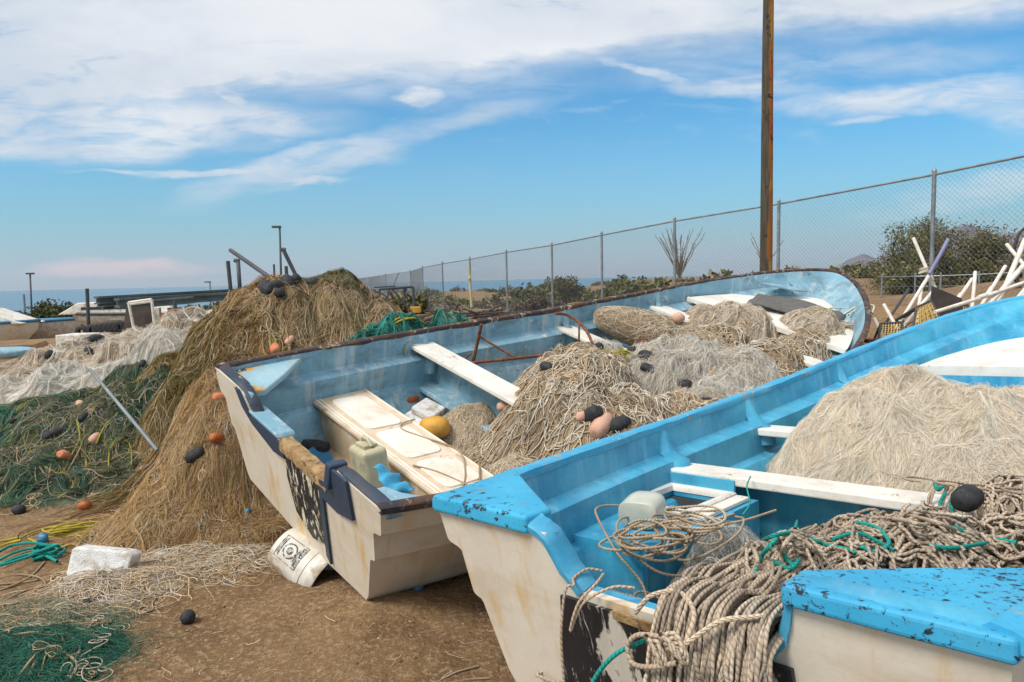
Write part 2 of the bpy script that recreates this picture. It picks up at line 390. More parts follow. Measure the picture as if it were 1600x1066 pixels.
M['faded'] = mat_paint('faded_blue_liner', (.17, .34, .44), (.26, .44, .53), (.56, .60, .58), (.62, .70), 12, dirt=(.11, .15, .17), dirt_t=(.43, .72), dirt_s=3.2, dirt_amt=.75, rough=.5, streak=.5, streak_c=(.62, .62, .58), fine=.9, chip2=(.05, .08, .11), chip2_t=(.63, .69))
M['bright'] = mat_paint('bright_blue_liner', (.022, .25, .44), (.075, .43, .62), (.03, .05, .08), (.76, .80), 18, dirt=(.16, .38, .52), dirt_t=(.44, .80), dirt_s=3, dirt_amt=.6, rough=.42, streak=.35, streak_c=(.25, .52, .68), fine=.8)
M['brightrim'] = mat_paint('chipped_blue_rim', (.03, .33, .55), (.05, .40, .63), (.02, .03, .045), (.585, .615), 26, dirt=(.10, .25, .36), dirt_t=(.45, .8), dirt_amt=.5, rough=.45, chip2=(.30, .15, .07))
M['darkrim'] = mat_paint('dark_worn_gunwale', (.045, .028, .026), (.03, .032, .045), (.40, .30, .20), (.57, .63), 20, dirt=(.14, .07, .04), dirt_t=(.4, .65), dirt_s=5, dirt_amt=.8, rough=.65, chip2=(.10, .22, .30), chip2_t=(.60, .64))
M['brightgun'] = mat_paint('worn_blue_gunwale', (.035, .33, .56), (.055, .40, .64), (.42, .33, .18), (.60, .65), 18, dirt=(.30, .40, .42), dirt_t=(.48, .75), dirt_s=6, dirt_amt=.6, rough=.5, fine=.9, chip2=(.02, .04, .06), chip2_t=(.64, .68))
M['navyrim'] = mat_paint('worn_navy_rim', (.022, .035, .06), (.04, .06, .09), (.42, .36, .28), (.60, .66), 16, dirt=(.12, .07, .04), dirt_t=(.4, .7), dirt_amt=.8, rough=.5)
M['navy'] = mat_paint('navy_paint', (.025, .045, .085), (.035, .06, .10), (.35, .30, .22), (.70, .74), 14, dirt=(.10, .08, .05), dirt_amt=.5, rough=.4)
M['whitewood'] = mat_paint('white_thwart_paint', (.78, .75, .69), (.70, .67, .60), (.34, .24, .15), (.64, .69), 16, dirt=(.46, .36, .24), dirt_t=(.45, .75), dirt_s=4, dirt_amt=.6, rough=.45, fine=.7)
M['hatch'] = mat_paint('stained_white_lid', (.84, .80, .72), (.78, .70, .58), (.52, .28, .12), (.60, .72), 7, dirt=(.62, .42, .24), dirt_t=(.45, .7), dirt_s=5, dirt_amt=.6, rough=.4)
M['well'] = mat_mix('stained_beige_floor', (.56, .43, .28), (.42, .28, .16), 3, c3=(.62, .55, .45), s3=6, t3=(.5, .7), rough=.5)
M['wetrust'] = mat_mix('brown_bilge_mud', (.10, .045, .02), (.20, .10, .045), 6, rough=.3)
M['rot'] = mat_mix('rotten_wood', (.26, .15, .06), (.42, .28, .13), 12, rough=.9, bstr=.8, bdist=.01, c3=(.05, .03, .02), s3=30, t3=(.50, .74), stretch=(1, 1, 1))
M['rust'] = mat_mix('rusty_iron', (.13, .045, .025), (.24, .095, .04), 18, rough=.9, bstr=.6, bdist=.003, c3=(.05, .025, .02), s3=30, t3=(.55, .62))
M['net'] = mat_net('net_twine'); M['netsoft'] = mat_net('soft_monofilament', .8, 130, .006, .12, .2)
M['float'] = mat_mix('black_foam_float', (.012, .012, .014), (.03, .03, .034), 30, rough=.75, bstr=.5, bdist=.003, c3=(.10, .09, .08), s3=50, t3=(.62, .7))
M['orange'] = mat_mix('faded_orange_foam', (.62, .16, .06), (.50, .22, .12), 14, rough=.8, bstr=.4, c3=(.6, .42, .32), s3=20, t3=(.55, .7))
M['pinkf'] = mat_mix('bleached_pink_foam', (.60, .36, .26), (.50, .27, .18), 14, rough=.85, bstr=.4)
M['galv'] = mat_mix('galvanised_steel', (.30, .33, .35), (.20, .22, .235), 6, rough=.5, metal=.5, bstr=.05)
M['wire'] = mat_mix('galvanised_wire', (.22, .24, .26), (.15, .17, .18), 6, rough=.5, metal=.4, bstr=0)
M['darksteel'] = mat_mix('dark_steel', (.04, .045, .05), (.07, .07, .075), 5, rough=.6, bstr=.1)
M['greybeam'] = mat_mix('grey_green_beam', (.075, .10, .10), (.12, .15, .15), 3, rough=.6, bstr=.1)
M['pvc'] = mat_mix('dirty_white_pvc', (.78, .73, .66), (.62, .54, .45), 9, rough=.45, c3=(.35, .25, .17), s3=16, t3=(.62, .7), bstr=.1)
M['lilac'] = mat_plain('lilac_pipe', (.22, .22, .38), .5)
M['yellowmesh'] = mat_mix('yellow_wire', (.66, .46, .14), (.50, .34, .10), 20, rough=.6)
M['white'] = mat_mix('dirty_white_plastic', (.76, .73, .66), (.62, .57, .49), 8, rough=.5, c3=(.42, .32, .20), s3=9, t3=(.50, .68), bstr=.1)
M['foam'] = mat_mix('white_styrofoam', (.78, .77, .75), (.64, .62, .59), 22, rough=.9, c3=(.42, .35, .27), s3=9, t3=(.50, .68), bstr=.9, bdist=.01)
M['jerry'] = mat_mix('yellowed_plastic', (.55, .49, .33), (.42, .38, .25), 5, rough=.45, c3=(.28, .25, .17), s3=9, t3=(.52, .7), bstr=.15)
M['bluepl'] = mat_plain('blue_plastic', (.04, .20, .38), .4); M['cyanpl'] = mat_plain('cyan_fabric', (.06, .38, .60), .7)
M['yellowf'] = mat_mix('mustard_float', (.66, .36, .04), (.55, .28, .05), 8, rough=.6, c3=(.4, .2, .06), s3=18, t3=(.55, .7))
M['redor'] = mat_mix('burnt_orange_plastic', (.42, .11, .02), (.28, .07, .02), 9, rough=.6)
M['mat'] = mat_mix('grey_rubber_mat', (.09, .085, .08), (.15, .14, .125), 20, rough=.9, bstr=.6, stretch=(1, 6, 1))
M['cardbrown'] = mat_mix('brown_board', (.16, .085, .045), (.24, .14, .08), 7, rough=.85)
M['darkbrown'] = mat_mix('dark_brown_board', (.05, .038, .034), (.08, .06, .05), 7, rough=.8)
M['paper'] = mat_mix('worn_black_print', (.05, .05, .055), (.10, .10, .10), 20, c3=(.6, .57, .52), s3=60, t3=(.50, .60))
M['grass'] = None

# ------------------------------------------------------------------ ground
_cp = np.array([(0, 0, 0), (-4, 3, 0), (3, 3, 0), (0, 5, 0), (-4, 6, 0), (-2, 8, 0), (2, 6.5, .05), (0, 8, .05), (4, 8, .4), (5.2, 9, .7), (-7, 7, -.02), (-8, 11, -.12), (-3, 12, .02),
    (7.04, 11.4, 1.15), (5.5, 14.1, 1.0), (3.8, 15.9, .85), (2.4, 18.3, .7), (1.23, 21.1, .6), (-.2, 23.3, .5), (-1.65, 26.7, .4), (-2.9, 28.6, .3), (-4.2, 32.1, .23), (8.5, 8.8, 1.2), (15, 15, 1.5), (20, 40, 1.3),
    (6, 30, .6), (0, -5, 0), (8, 0, .2), (-12, 16, -.3), (-10, 25, -.3), (-20, 50, -1.2), (0, 60, -.6), (10, 4, .5), (30, 80, .8), (-15, 0, 0), (0, 150, -.8), (80, 300, 1.0), (-12, 40, -.5), (-50, 50, -1.6), (0, 400, -.5)], float)
P1 = (-1.32021378, 3.62900919, 0.14201867, 0.78049611, 0.28471352, 0.00584878)
P2 = (0.33051491, 1.74484015, 0.14311516, 0.79111804, -0.05661279, -0.03312957)
def pose(x, y, z, yaw, heel, trim):
    return Matrix.Translation((x, y, z)) @ Matrix.Rotation(yaw, 4, 'Z') @ Matrix.Rotation(-trim, 4, 'Y') @ Matrix.Rotation(heel, 4, 'X')
W1, W2 = pose(*P1), pose(*P2)
W1i, W2i = W1.inverted(), W2.inverted()
def gh(x, y, fine=True):
    x = np.asarray(x, float); y = np.asarray(y, float)
    num = 0; den = 0
    for cx, cy, cz in _cp:
        s = 1.5 + .09 * math.hypot(cx, cy)
        w = 1 / (((x - cx) ** 2 + (y - cy) ** 2) / s ** 2 + .25) ** 2
        num = num + w * cz; den = den + w
    z = num / den
    az = x / np.maximum(np.abs(y), 1e-3); r = np.hypot(x, y)
    edge = np.interp(az, [-1.5, -.75, -.55, -.4, -.1, .1, .3, .45], [60, 66, 74, 100, 165, 180, 330, 4000])
    z = z - 7.5 * np.clip((r - edge) / (edge * .12), 0, 1) ** 1.5
    if fine:
        near = np.exp(-(r / 14) ** 2)
        z = z + near * (.014 * np.abs(fbm(x, y, 9., 2)) + .05 * fbm(x, y, .8, 4) + .030 * fbm(x, y, 4.2, 4)) + (1 - near) * .22 * fbm(x, y, .12, 4)
        z = z + .07 * np.exp(-(((x + .75) / .5) ** 2 + ((y - 3.35) / .5) ** 2))
    return z
ang = np.linspace(R(-115), R(115), 520); rad = np.concatenate([[0.02], np.geomspace(.6, 2600, 470)])
A_, R_ = np.meshgrid(ang, rad); X_, Y_ = R_ * np.sin(A_), R_ * np.cos(A_)
Z_ = gh(X_, Y_); nr, na = X_.shape
ii = (np.arange(nr - 1)[:, None] * na + np.arange(na - 1)[None]).reshape(-1)
tag(raw('ground', np.stack([X_, Y_, Z_], -1).reshape(-1, 3), np.stack([ii, ii + na, ii + na + 1, ii + 1], -1), M['sand']), kind='structure')
def g1(x, y): return float(gh(np.array([x]), np.array([y]))[0])
m, n, b, tc = newmat('sea_water')
b.inputs['Base Color'].default_value = (.03, .12, .20, 1); b.inputs['Roughness'].default_value = .25
bump(n, b, n.noise(n.mapping(tc.outputs['Object'], scale=(.25, 1, 1)), .6, 6, .6), .6, .4)
sa = np.linspace(R(-85), R(85), 60); sr = np.geomspace(50, 40000, 50); A2, Q2 = np.meshgrid(sa, sr); nn = A2.shape
ii = (np.arange(nn[0] - 1)[:, None] * nn[1] + np.arange(nn[1] - 1)[None]).reshape(-1)
tag(raw('sea', np.stack([Q2 * np.sin(A2), Q2 * np.cos(A2), np.full_like(A2, -4.5)], -1).reshape(-1, 3), np.stack([ii, ii + nn[1], ii + nn[1] + 1, ii + 1], -1), m), kind='structure')
# mountains
M['mount'] = mat_mix('bare_mountain_rock', (.11, .10, .14), (.16, .14, .17), .004, rough=.95, bstr=.8, bdist=20, bscale=.02)  # purplish tint paints the haze of distance into the rock colour
M['foothill'] = mat_mix('dry_foothill', (.26, .24, .22), (.18, .18, .15), .01, rough=.95, bstr=0, c3=(.6, .58, .55), s3=.05, t3=(.55, .62))
def ridge(name, knots, Y, depth, mat, amp, foot=0):
    px = np.linspace(knots[0][0], knots[-1][0], 150); py = np.interp(px, [k[0] for k in knots], [k[1] for k in knots])
    top = [aty(a, b_, Y) for a, b_ in zip(px, py)]
    T = np.array([[p.x, p.z] for p in top]); rows = np.linspace(-1, 1, 31); V = []
    for r_ in rows:
        prof = (1 - abs(r_)) ** .8
        dz = amp * (fbm(T[:, 0] / 260, np.full(len(T), r_ * 3 + 5), 1, 5)) * (1 if abs(r_) > .02 else .25) * prof
        V.append(np.stack([T[:, 0] * (1 + r_ * depth / Y), np.full(len(T), Y + r_ * depth), (T[:, 1] + 12) * prof - 12 + dz], -1))
    V = np.array(V); nr, na = V.shape[:2]
    ii = (np.arange(nr - 1)[:, None] * na + np.arange(na - 1)[None]).reshape(-1)
    return tag(raw(name, V.reshape(-1, 3), np.stack([ii, ii + 1, ii + na + 1, ii + na], -1), mat), kind='structure')
ridge('mountain', [(1290, 424), (1312, 416), (1330, 409), (1345, 404), (1352, 406), (1365, 411), (1390, 405), (1420, 396), (1450, 378), (1480, 362), (1500, 356), (1512, 351), (1530, 356), (1548, 366), (1560, 368), (1580, 363), (1610, 358), (1660, 350), (1750, 366), (1850, 380), (2000, 400), (2200, 415)], 4200, 900, M['mount'], 70)
ridge('foothills', [(1330, 422), (1360, 416), (1400, 413), (1440, 414), (1490, 411), (1550, 409), (1650, 408), (1800, 411), (2000, 415)], 2900, 500, M['foothill'], 14)

# ------------------------------------------------------------------ boats
LB = 6.6
def half(u, b0, B, um=.42, n_=2.6):
    u = np.asarray(u, float)
    return np.where(u < um, B - (B - b0) * ((um - u) / um) ** 2, B * np.clip(1 - ((np.maximum(u, um) - um) / (1 - um)) ** n_, 0, 1) ** .62)
class Boat:
    def __init__(s, L, b0, B, hs, hb, pw): s.L, s.b0, s.B, s.hs, s.hb, s.pw = L, b0, B, hs, hb, pw
    def hb_(s, x): return half(np.clip(x / s.L, 0, 1), s.b0, s.B)
    def sheer(s, x): return s.hs + (s.hb - s.hs) * np.clip(np.asarray(x, float) / s.L, 0, 1) ** s.pw
    def chine(s, x): return .15 + .75 * np.clip(np.asarray(x, float) / s.L, 0, 1) ** 5
    def inner(s, x, z):
        """liner half width at height z"""
        b = s.hb_(x); zs = s.sheer(x); zc = s.chine(x); h = np.clip((zs - z) / (zs - zc), 0, 1); u = np.clip(x / s.L, 0, 1)
        w = np.interp(h, [q[1] for q in OUT], [q[0] for q in OUT]); w = np.maximum(0, 1 - (1 - w) * (1 + 1.6 * u ** 3))
        return b * w - (.055 + .10 * np.clip((h - .55) / .3, 0, 1) ** 2) * np.minimum(1, b / .45)
    def floor(s, x): return np.maximum(.24, s.chine(x) + .09)
    def us(s): return np.concatenate([np.linspace(0, .9, 46), 1 - .1 * np.cos(np.linspace(0, math.pi / 2, 16))[1:][::1] * 1.0])
BO1 = Boat(6.81, .878, 1.169, .822, 1.537, 2.77); BO2 = Boat(6.486, .837, 1.113, .783, 1.464, 2.77)
OUT = [(1.0, 0), (.99, .04), (.975, .21), (.965, .225), (.915, .245), (.90, .26), (.885, .50), (.875, .515), (.845, .53), (.835, .55), (.77, .93), (.74, 1.0), (.4, 1.03), (0, 1.07)]
LH = [0, .04, .21, .225, .245, .26, .36, .5, .515, .53, .55, .66, .76, .85]
def hull_station(B, u, rake=.24):
    x0 = u * B.L; b = float(B.hb_(x0)); zs = float(B.sheer(x0)); zc = float(B.chine(x0)); pts = []
    for w, h in OUT:
        sl = 1 + 1.6 * u ** 3; w_ = max(0, 1 - (1 - w) * sl) if w > 0 else 0
        if h >= 1: w_ = w * (1 - .75 * u ** 3)
        z = zs - h * (zs - zc); x = x0 + rake * (zs - z) * max(0, 1 - u * 8) - .55 * h * u ** 7
        pts.append((x, b * w_, z))
    return pts
def liner_station(B, u):
    x0 = .05 + u * (B.L - .10); b = float(B.hb_(u * B.L)); zs = float(B.sheer(x0)); zc = float(B.chine(x0)); fl = float(B.floor(x0)); pts = []
    sc = min(1, b / .45)
    for h in LH:
        w = float(np.interp(h, [q[1] for q in OUT], [q[0] for q in OUT])); w = max(0, 1 - (1 - w) * (1 + 1.6 * u ** 3))
        z = zs - h * (zs - zc); x = x0 + .20 * (zs - z) * max(0, 1 - u * 8) - .5 * h * u ** 7
        pts.append((x, max(b * w - (.04 + .10 * max(0, (h - .55) / .3) ** 2) * sc, 0), max(z, fl + .01)))
    pts.append((pts[-1][0], max(pts[-1][1] - .05 * sc, 0), fl)); pts.append((pts[-1][0], 0, fl))
    if u > .9999: pts = [(x, 0, z) for x, y, z in pts]
    return pts
def loft(stations, both=True):
    m = MB(); k = len(stations[0]); vs = []; fs = []
    for st in stations:
        row = [(x, y, z) for x, y, z in st] + [(x, -y, z) for x, y, z in st[-2::-1]]
        vs += row
    kk = 2 * k - 1
    for i in range(len(stations) - 1):
        for j in range(kk - 1): fs.append((i * kk + j, i * kk + j + 1, (i + 1) * kk + j + 1, (i + 1) * kk + j))
    return m.add(vs, fs)
def transom_poly(B, cut, sill, step=0):
    """outline in (y, z): port bottom corner, side laps, top with the motor cut-out, starboard side"""
    st = hull_station(B, 0); side = [(y, z) for x, y, z in st]
    top = [(cut[0] + .06, B.hs), (cut[0], B.hs - .02), (cut[0] - .05, sill + .05), (cut[0] - .09, sill)]
    top2 = [(cut[1] + .05, sill), (cut[1] + .02, sill + .03), (cut[1] - .01, B.hs - .02), (cut[1] - .03, B.hs)]
    return [(y, z) for y, z in side[::-1]] [1:] + top + top2 + [(-y, z) for y, z in side][:-1] + [(0, side[-1][1])]
def tx(B, off=0):
    return lambda y, z, t: Vector((.24 * (B.hs - z) + t + off, y, z))
def make_boat(B, Wm, label, hullm, linm, rimm, cut, sill, rimh, rimw, gunm=None):
    root = empty('fishing_boat', Wm); tag(root, label, 'boat')
    U = np.concatenate([np.linspace(0, .12, 8), np.linspace(.14, .88, 34), 1 - .12 * (1 - np.linspace(0, 1, 16)[1:]) ** 2])
    loft([hull_station(B, u) for u in U]).build('hull', hullm, root, smooth=True, auto=18)
    loft([liner_station(B, u) for u in U]).build('liner', linm, root, smooth=True, auto=25)
    poly = transom_poly(B, cut, sill)
    MB().prism(poly, tx(B), -.004, .028).build('transom', hullm, root)
    MB().prism([(y * .955, z if z > .3 else z + .05) for y, z in poly], tx(B), .0285, .062).build('transom_lining', linm, root)
    # gunwale cap, one mesh that runs round the bow
    pts = []
    for sgn in (1, -1):
        xs = U * B.L; q = [(x, sgn * (float(B.hb_(x)) - .022 * min(1, float(B.hb_(x)) / .3)), float(B.sheer(x))) for x in xs]
        pts += q if sgn == 1 else q[::-1][1:]
    w, h = rimw / 2, rimh
    prof = [(-w, -.02), (-w, h * .5), (-w * .6, h), (w * .6, h), (w, h * .5), (w, -.02)]
    MB().sweep(pts, prof, jit=.0035).build('gunwale', gunm or rimm, root, smooth=True, auto=50)
    # rim over the transom edge: two shoulders and the sill
    top = [(B.b0 - .01, B.hs), (cut[0] + .06, B.hs), (cut[0], B.hs - .03), (cut[0] - .05, sill + .06), (cut[0] - .10, sill)]
    dens = lambda q: [(q[i][0] + (q[i + 1][0] - q[i][0]) * t, q[i][1] + (q[i + 1][1] - q[i][1]) * t) for i in range(len(q) - 1) for t in np.linspace(0, 1, 6)[:-1]] + [q[-1]]
    bot = [(cut[1] + .05, sill), (cut[1] + .015, sill + .05), (cut[1] - .02, B.hs - .01), (cut[1] - .08, B.hs), (-B.b0 + .01, B.hs)]
    for q in (top, bot):
        P = [tx(B)(y, z, .03) for y, z in dens(q)]
        MB().sweep(P, [(-.037, -.01), (-.037, .008), (-.030, .015), (.018 if rimw < .06 else .03, .015), (.024 if rimw < .06 else .042, .008), (.024 if rimw < .06 else .042, -.01)], up=(-.24, 0, 1) if True else (0, 0, 1), jit=.002).build('transom_rim', rimm, root, smooth=True, auto=50)
    return root
def pad(B, root, name, sgn, a, bb, th, mat, zoff=.004, x0=-.02):
    """triangular corner pad: along the transom to y=a, along the gunwale to x=bb"""
    y0 = sgn * (B.b0 - .0)
    bx = sgn * (float(B.hb_(bb)) - .03)
    poly = [(x0, y0), (x0, sgn * a), (x0 + .12, sgn * a), (bb * .55, sgn * (a * .45 + .55 * (B.b0 - .05))), (bb, bx)]
    o = MB().prism(poly, lambda p, q, t: Vector((p, q, t)), B.hs + zoff - th, B.hs + zoff + .012).build(name, mat, root, bevel=.012, seg=3)
    return o
def thwart(B, root, x, w, z, th, mat, y0=None, y1=None, name='thwart'):
    a = float(B.inner(x + w / 2, z)) + .03 if y0 is None else y0; c = -a if y1 is None else y1
    return MB().box((x + w / 2, (a + c) / 2, z - th / 2), (w, abs(a - c), th)).build(name, mat, root, bevel=.008)

# ---- boat with the faded interior
b1 = make_boat(BO1, W1, 'heeled cream panga with faded blue interior, scorched black motor patch and dark worn rim', M['hull'], M['faded'], M['navyrim'], (.50, -.47), .70, .018, .052, M['darkrim'])
L1 = BO1
# motor patch: burnt black panel under the sill
m, n, b, tc = newmat('scorched_patch'); v = n.mapping(tc.outputs['Object'], scale=(1, 1.6, .45))
f = n.noise(v, 11, 7, .7, 1.4); c = n.mix(n.ramp(f, .53, .57), (.012, .013, .018), (.78, .70, .52)); c = n.mix(n.ramp(n.noise(n.mapping(v, loc=(3, 3, 3)), 7, 6, .7, .8), .60, .66), c, (.33, .20, .07))
n.link(c, b.inputs['Base Color']); b.inputs['Roughness'].default_value = .5; bump(n, b, f, .8, .01); M['scorch'] = m
m, n, b, tc = newmat('scraped_black_patch'); v = n.mapping(tc.outputs['Object'], scale=(1, 2.2, .35))
f = n.noise(v, 16, 8, .75, .8); f2 = n.noise(n.mapping(v, loc=(2, 8, 1)), 5, 5, .6)
c = n.mix(n.ramp(f, .56, .62), (.014, .015, .02), (.50, .47, .43)); c = n.mix(n.ramp(n.noise(n.mapping(tc.outputs['Object'], scale=(1, 1.6, .6), loc=(1, 4.3, 1)), 3.6, 5, .6, .4), .57, .60), c, (.60, .55, .47))
n.link(c, b.inputs['Base Color']); b.inputs['Roughness'].default_value = .45; bump(n, b, f, .7, .008); M['scrape'] = m
fn1 = tx(L1)
MB().prism([(.02, .66), (-.36, .675), (-.335, .5), (-.32, .28), (-.16, .22), (0, .30), (.045, .5)], fn1, -.014, -.0045).build('motor_patch', M['scorch'], b1)
MB().prism([(-.36, .68), (-.325, .66), (-.30, .20), (-.335, .16)], fn1, -.018, -.0048).build('patch_edge', M['navy'], b1)
MB().prism([(-.35, .70), (-.48, .73), (-.50, .835), (-.62, .835), (-.64, .63), (-.50, .59), (-.36, .60)], fn1, -.022, -.0055).build('patch_plate', M['navy'], b1)
MB().prism([(.56, .82), (.52, .82), (.42, .70), (.03, .70), (.03, .62), (.16, .60), (.40, .66), (.50, .72)], fn1, -.020, -.005).build('patch_plate', M['navy'], b1)
m_ = MB()
q = [fn1(y, .712 + random.uniform(-.003, .005), .022) for y in np.linspace(.06, -.42, 16)]
m_.sweep(q, [(-.035, -.05), (-.038, .006), (-.03, .016), (.03, .016), (.038, .006), (.036, -.05)], jit=.003)
m_.build('rotten_sill', M['rot'], b1, smooth=True, auto=45)
m_ = MB(); m_.prism([(.50, .705), (.10, .705), (.12, .725), (.47, .725)], fn1, -.01, .10); m_.build('sill_ledge', M['faded'], b1, bevel=.008)
MB().box((.03, -.455, .775), (.10, .05, .13)).build('cut_out_post', M['navy'], b1, bevel=.012)
M['padrust'] = mat_paint('rust_spotted_pad', (.24, .42, .50), (.36, .52, .58), (.02, .014, .012), (.585, .61), 7, dirt=(.52, .28, .05), dirt_t=(.50, .60), dirt_s=5, dirt_amt=.95, rough=.55)
pad(L1, b1, 'corner_pad', 1, .52, .62, .03, M['padrust'], -.035, .03)
pad(L1, b1, 'corner_pad', -1, .68, .34, .03, M['faded'], -.03, .03)
# motor well floor, bench with panelled lid, side bench
MB().prism([(.20, .66), (.68, .72), (.68, -.72), (.20, -.66)], lambda x, y, t: Vector((x, y, t)), .255, .275).build('well_floor', M['well'], b1)
MB().prism([(-.76, .26), (.76, .26), (.98, .484), (-.93, .484)], lambda y, z, t: Vector((t, y, z)), .67, 1.07).build('bench_box', M['well'], b1, bevel=.006)
M['lidbase'] = mat_paint('rust_stained_lid', (.66, .52, .36), (.74, .64, .50), (.40, .17, .05), (.60, .70), 8, dirt=(.42, .24, .12), dirt_t=(.42, .75), dirt_s=5, dirt_amt=.6, rough=.45)
lid = MB().box((.87, -.01, .500), (.45, 1.90, .03)).build('bench_lid', M['lidbase'], b1, bevel=.010)
def rrect(cx, cy, w, l, r_, n_=6):
    k = []
    for sx_, sy_, a0 in ((1, 1, 0), (-1, 1, 90), (-1, -1, 180), (1, -1, 270)):
        for a in np.linspace(0, 90, n_): k.append((cx + (w / 2 - r_) * sx_ + r_ * math.cos(R(a0 + a)), cy + (l / 2 - r_) * sy_ + r_ * math.sin(R(a0 + a))))
    return k
for y0, y1 in ((.80, .32), (.27, -.10), (-.15, -.47), (-.52, -.86)):
    MB().prism(rrect(.88, (y0 + y1) / 2, .27, abs(y1 - y0), .05), lambda x, y, t: Vector((x, y, t)), .512, .524).build('lid_panel', M['hatch'], lid, bevel=.006, seg=3)
for x_ in (.668, .695, 1.078): MB().bar((x_, .90, .518), (x_, -.92, .518), .014, .010).build('lid_rib', M['hatch'], lid, bevel=.004)
MB().prism([(.66, .26), (.78, .26), (1.02, .49), (.90, .49)], lambda y, z, t: Vector((t, y, z)), .55, 1.30).build('side_bench', M['faded'], b1, bevel=.01)
thwart(L1, b1, 1.56, .23, .755, .035, M['whitewood'])
MB().box((1.77, 0, .60), (.03, 2.0, .27)).build('thwart_riser', M['faded'], b1)
MB().box((1.70, .35, .45), (.26, 1.4, .035)).build('lower_shelf', M['faded'], b1, bevel=.006)
thwart(L1, b1, 3.27, .22, .765, .035, M['whitewood'])
thwart(L1, b1, 4.62, .26, .93, .04, M['whitewood'])
MB().box((4.86, 0, .78), (.03, 1.85, .28)).build('thwart_riser', M['faded'], b1)
# foredeck
def foredeck(B, root, x0, z0, z1, mat, edge, th=.03, ledge=0):
    xs = np.linspace(x0, B.L * .965, 14); zz = np.interp(xs, [x0, B.L], [z0, z1]); m_ = MB(); V = []; Fc = []
    for x, z in zip(xs, zz):
        w = float(B.inner(x, z)) * .97 if x < B.L * .95 else float(B.hb_(x)) * .55
        for yy in np.linspace(-1, 1, 9): V.append((x, yy * w, z + .03 * (1 - yy * yy) * min(1, (x - x0) * 2)))
    for i in range(13):
        for j in range(8): Fc.append((i * 9 + j, i * 9 + j + 1, (i + 1) * 9 + j + 1, (i + 1) * 9 + j))
    m_.add(V, Fc); m_.build('foredeck', mat, root, smooth=True)
    w = float(B.inner(x0, z0)) * .97
    MB().box((x0 - .012, 0, z0 - th / 2 + .008), (.024, 2 * w, th)).build('deck_edge', edge, root, bevel=.004)
foredeck(L1, b1, 5.15, 1.04, 1.22, M['whitewood'], M['whitewood'], .05)
# bow knee, torn
MB().prism([(6.0, .50), (6.28, .40), (6.40, .10), (6.2, .18), (6.12, .30)], lambda x, y, t: Vector((x, y, t)), 1.27, 1.29).build('bow_knee', M['faded'], b1, bevel=.004)

# ---- boat with the bright interior
b2 = make_boat(BO2, W2, 'nearest cream panga with bright sky blue interior and scraped black motor patch', M['hull'], M['bright'], M['bright'], (.33, -.40), .60, .020, .07, M['brightgun'])
L2 = BO2; fn2 = tx(L2)
MB().prism([(.30, .575), (-.40, .575), (-.40, .20), (-.34, .15), (.34, .15), (.38, .20)], fn2, -.020, -.0045).build('motor_patch', M['scrape'], b2)
MB().prism([(.10, .585), (-.03, .585), (-.03, .555), (.10, .56)], fn2, -.030, -.0205).build('patch_tape', M['rot'], b2)
pad(L2, b2, 'corner_pad', 1, .385, .46, .045, M['brightrim'], .016)
M['brightrim2'] = mat_paint('heavily_chipped_blue_rim', (.03, .31, .53), (.05, .39, .62), (.015, .02, .03), (.545, .60), 44, dirt=(.10, .22, .32), dirt_t=(.40, .75), dirt_amt=.6, rough=.5, chip2=(.13, .075, .045), chip2_t=(.64, .68))
pad(L2, b2, 'corner_pad', -1, .40, .52, .040, M['brightrim2'], -.002)
MB().prism([(.20, .62), (.70, .68), (.70, .35), (.20, .2)], lambda x, y, t: Vector((x, y, t)), .245, .262).build('well_floor', M['wetrust'], b2)
# side bench with hatch
x0, x1_, y0, y1 = .70, 1.66, .46, .93
for bx in (((x0 + x1_) / 2, y0 + .045, .48, x1_ - x0, .09), ((x0 + x1_) / 2, y1 - .0, .48, x1_ - x0, .10), (x0 + .22, (y0 + y1) / 2, .48, .44, y1 - y0 - .18 + .08), (x1_ - .03, (y0 + y1) / 2, .48, .06, y1 - y0 - .18 + .08)): pass
mb = MB()
mb.box((x0 + .25, .70, .485), (.50, .52, .03)); mb.box((1.635, .70, .485), (.05, .52, .03)); mb.box((1.405, .925, .485), (.409, .07, .03)); mb.box((1.405, .51, .485), (.409, .14, .03))
mb.box((1.18, .45, .36), (.96, .02, .22)); mb.box((.71, .70, .36), (.02, .52, .22))
mb.build('side_bench', M['bright'], b2)
fr = MB(); fr.sweep([(1.20, .56, .507), (1.62, .56, .507), (1.62, .90, .507), (1.20, .90, .507), (1.20, .56, .507), (1.25, .56, .507)], [(-.024, -.012), (-.024, .016), (-.014, .024), (.014, .024), (.024, .016), (.024, -.012)]).build('hatch_frame', M['whitewood'], b2, smooth=True, auto=40)
mb = MB(); mb.box((1.41, .73, .27), (.40, .34, .01)); mb.box((1.225, .73, .37), (.01, .34, .2)); mb.box((1.59, .73, .37), (.01, .34, .2)); mb.box((1.41, .578, .37), (.37, .01, .2)); mb.box((1.41, .885, .37), (.37, .01, .2)); mb.build('hatch_pit', M['darksteel'], b2)  # dark walls and floor paint the shade inside the open hatch
MB().box((1.40, .50, .512), (.44, .07, .02)).build('hatch_hinge_strip', M['whitewood'], b2, bevel=.005)
MB().prism([(4.62, 1.004), (4.66, 1.004), (4.69, .945), (4.64, .945)], lambda x, y, t: Vector((x, y, t)), 1.10, 1.30).build('split_strip', M['rust'], b2) if False else None
thwart(L2, b2, 1.64, .20, .60, .045, M['whitewood'])
MB().box((1.635, .80, .545), (.02, .5, .08)).build('thwart_riser', M['bright'], b2)
MB().box((1.88, 0, .40), (.03, 1.7, .30)).build('thwart_riser', M['bright'], b2)
thwart(L2, b2, 2.74, .20, .66, .045, M['whitewood'])
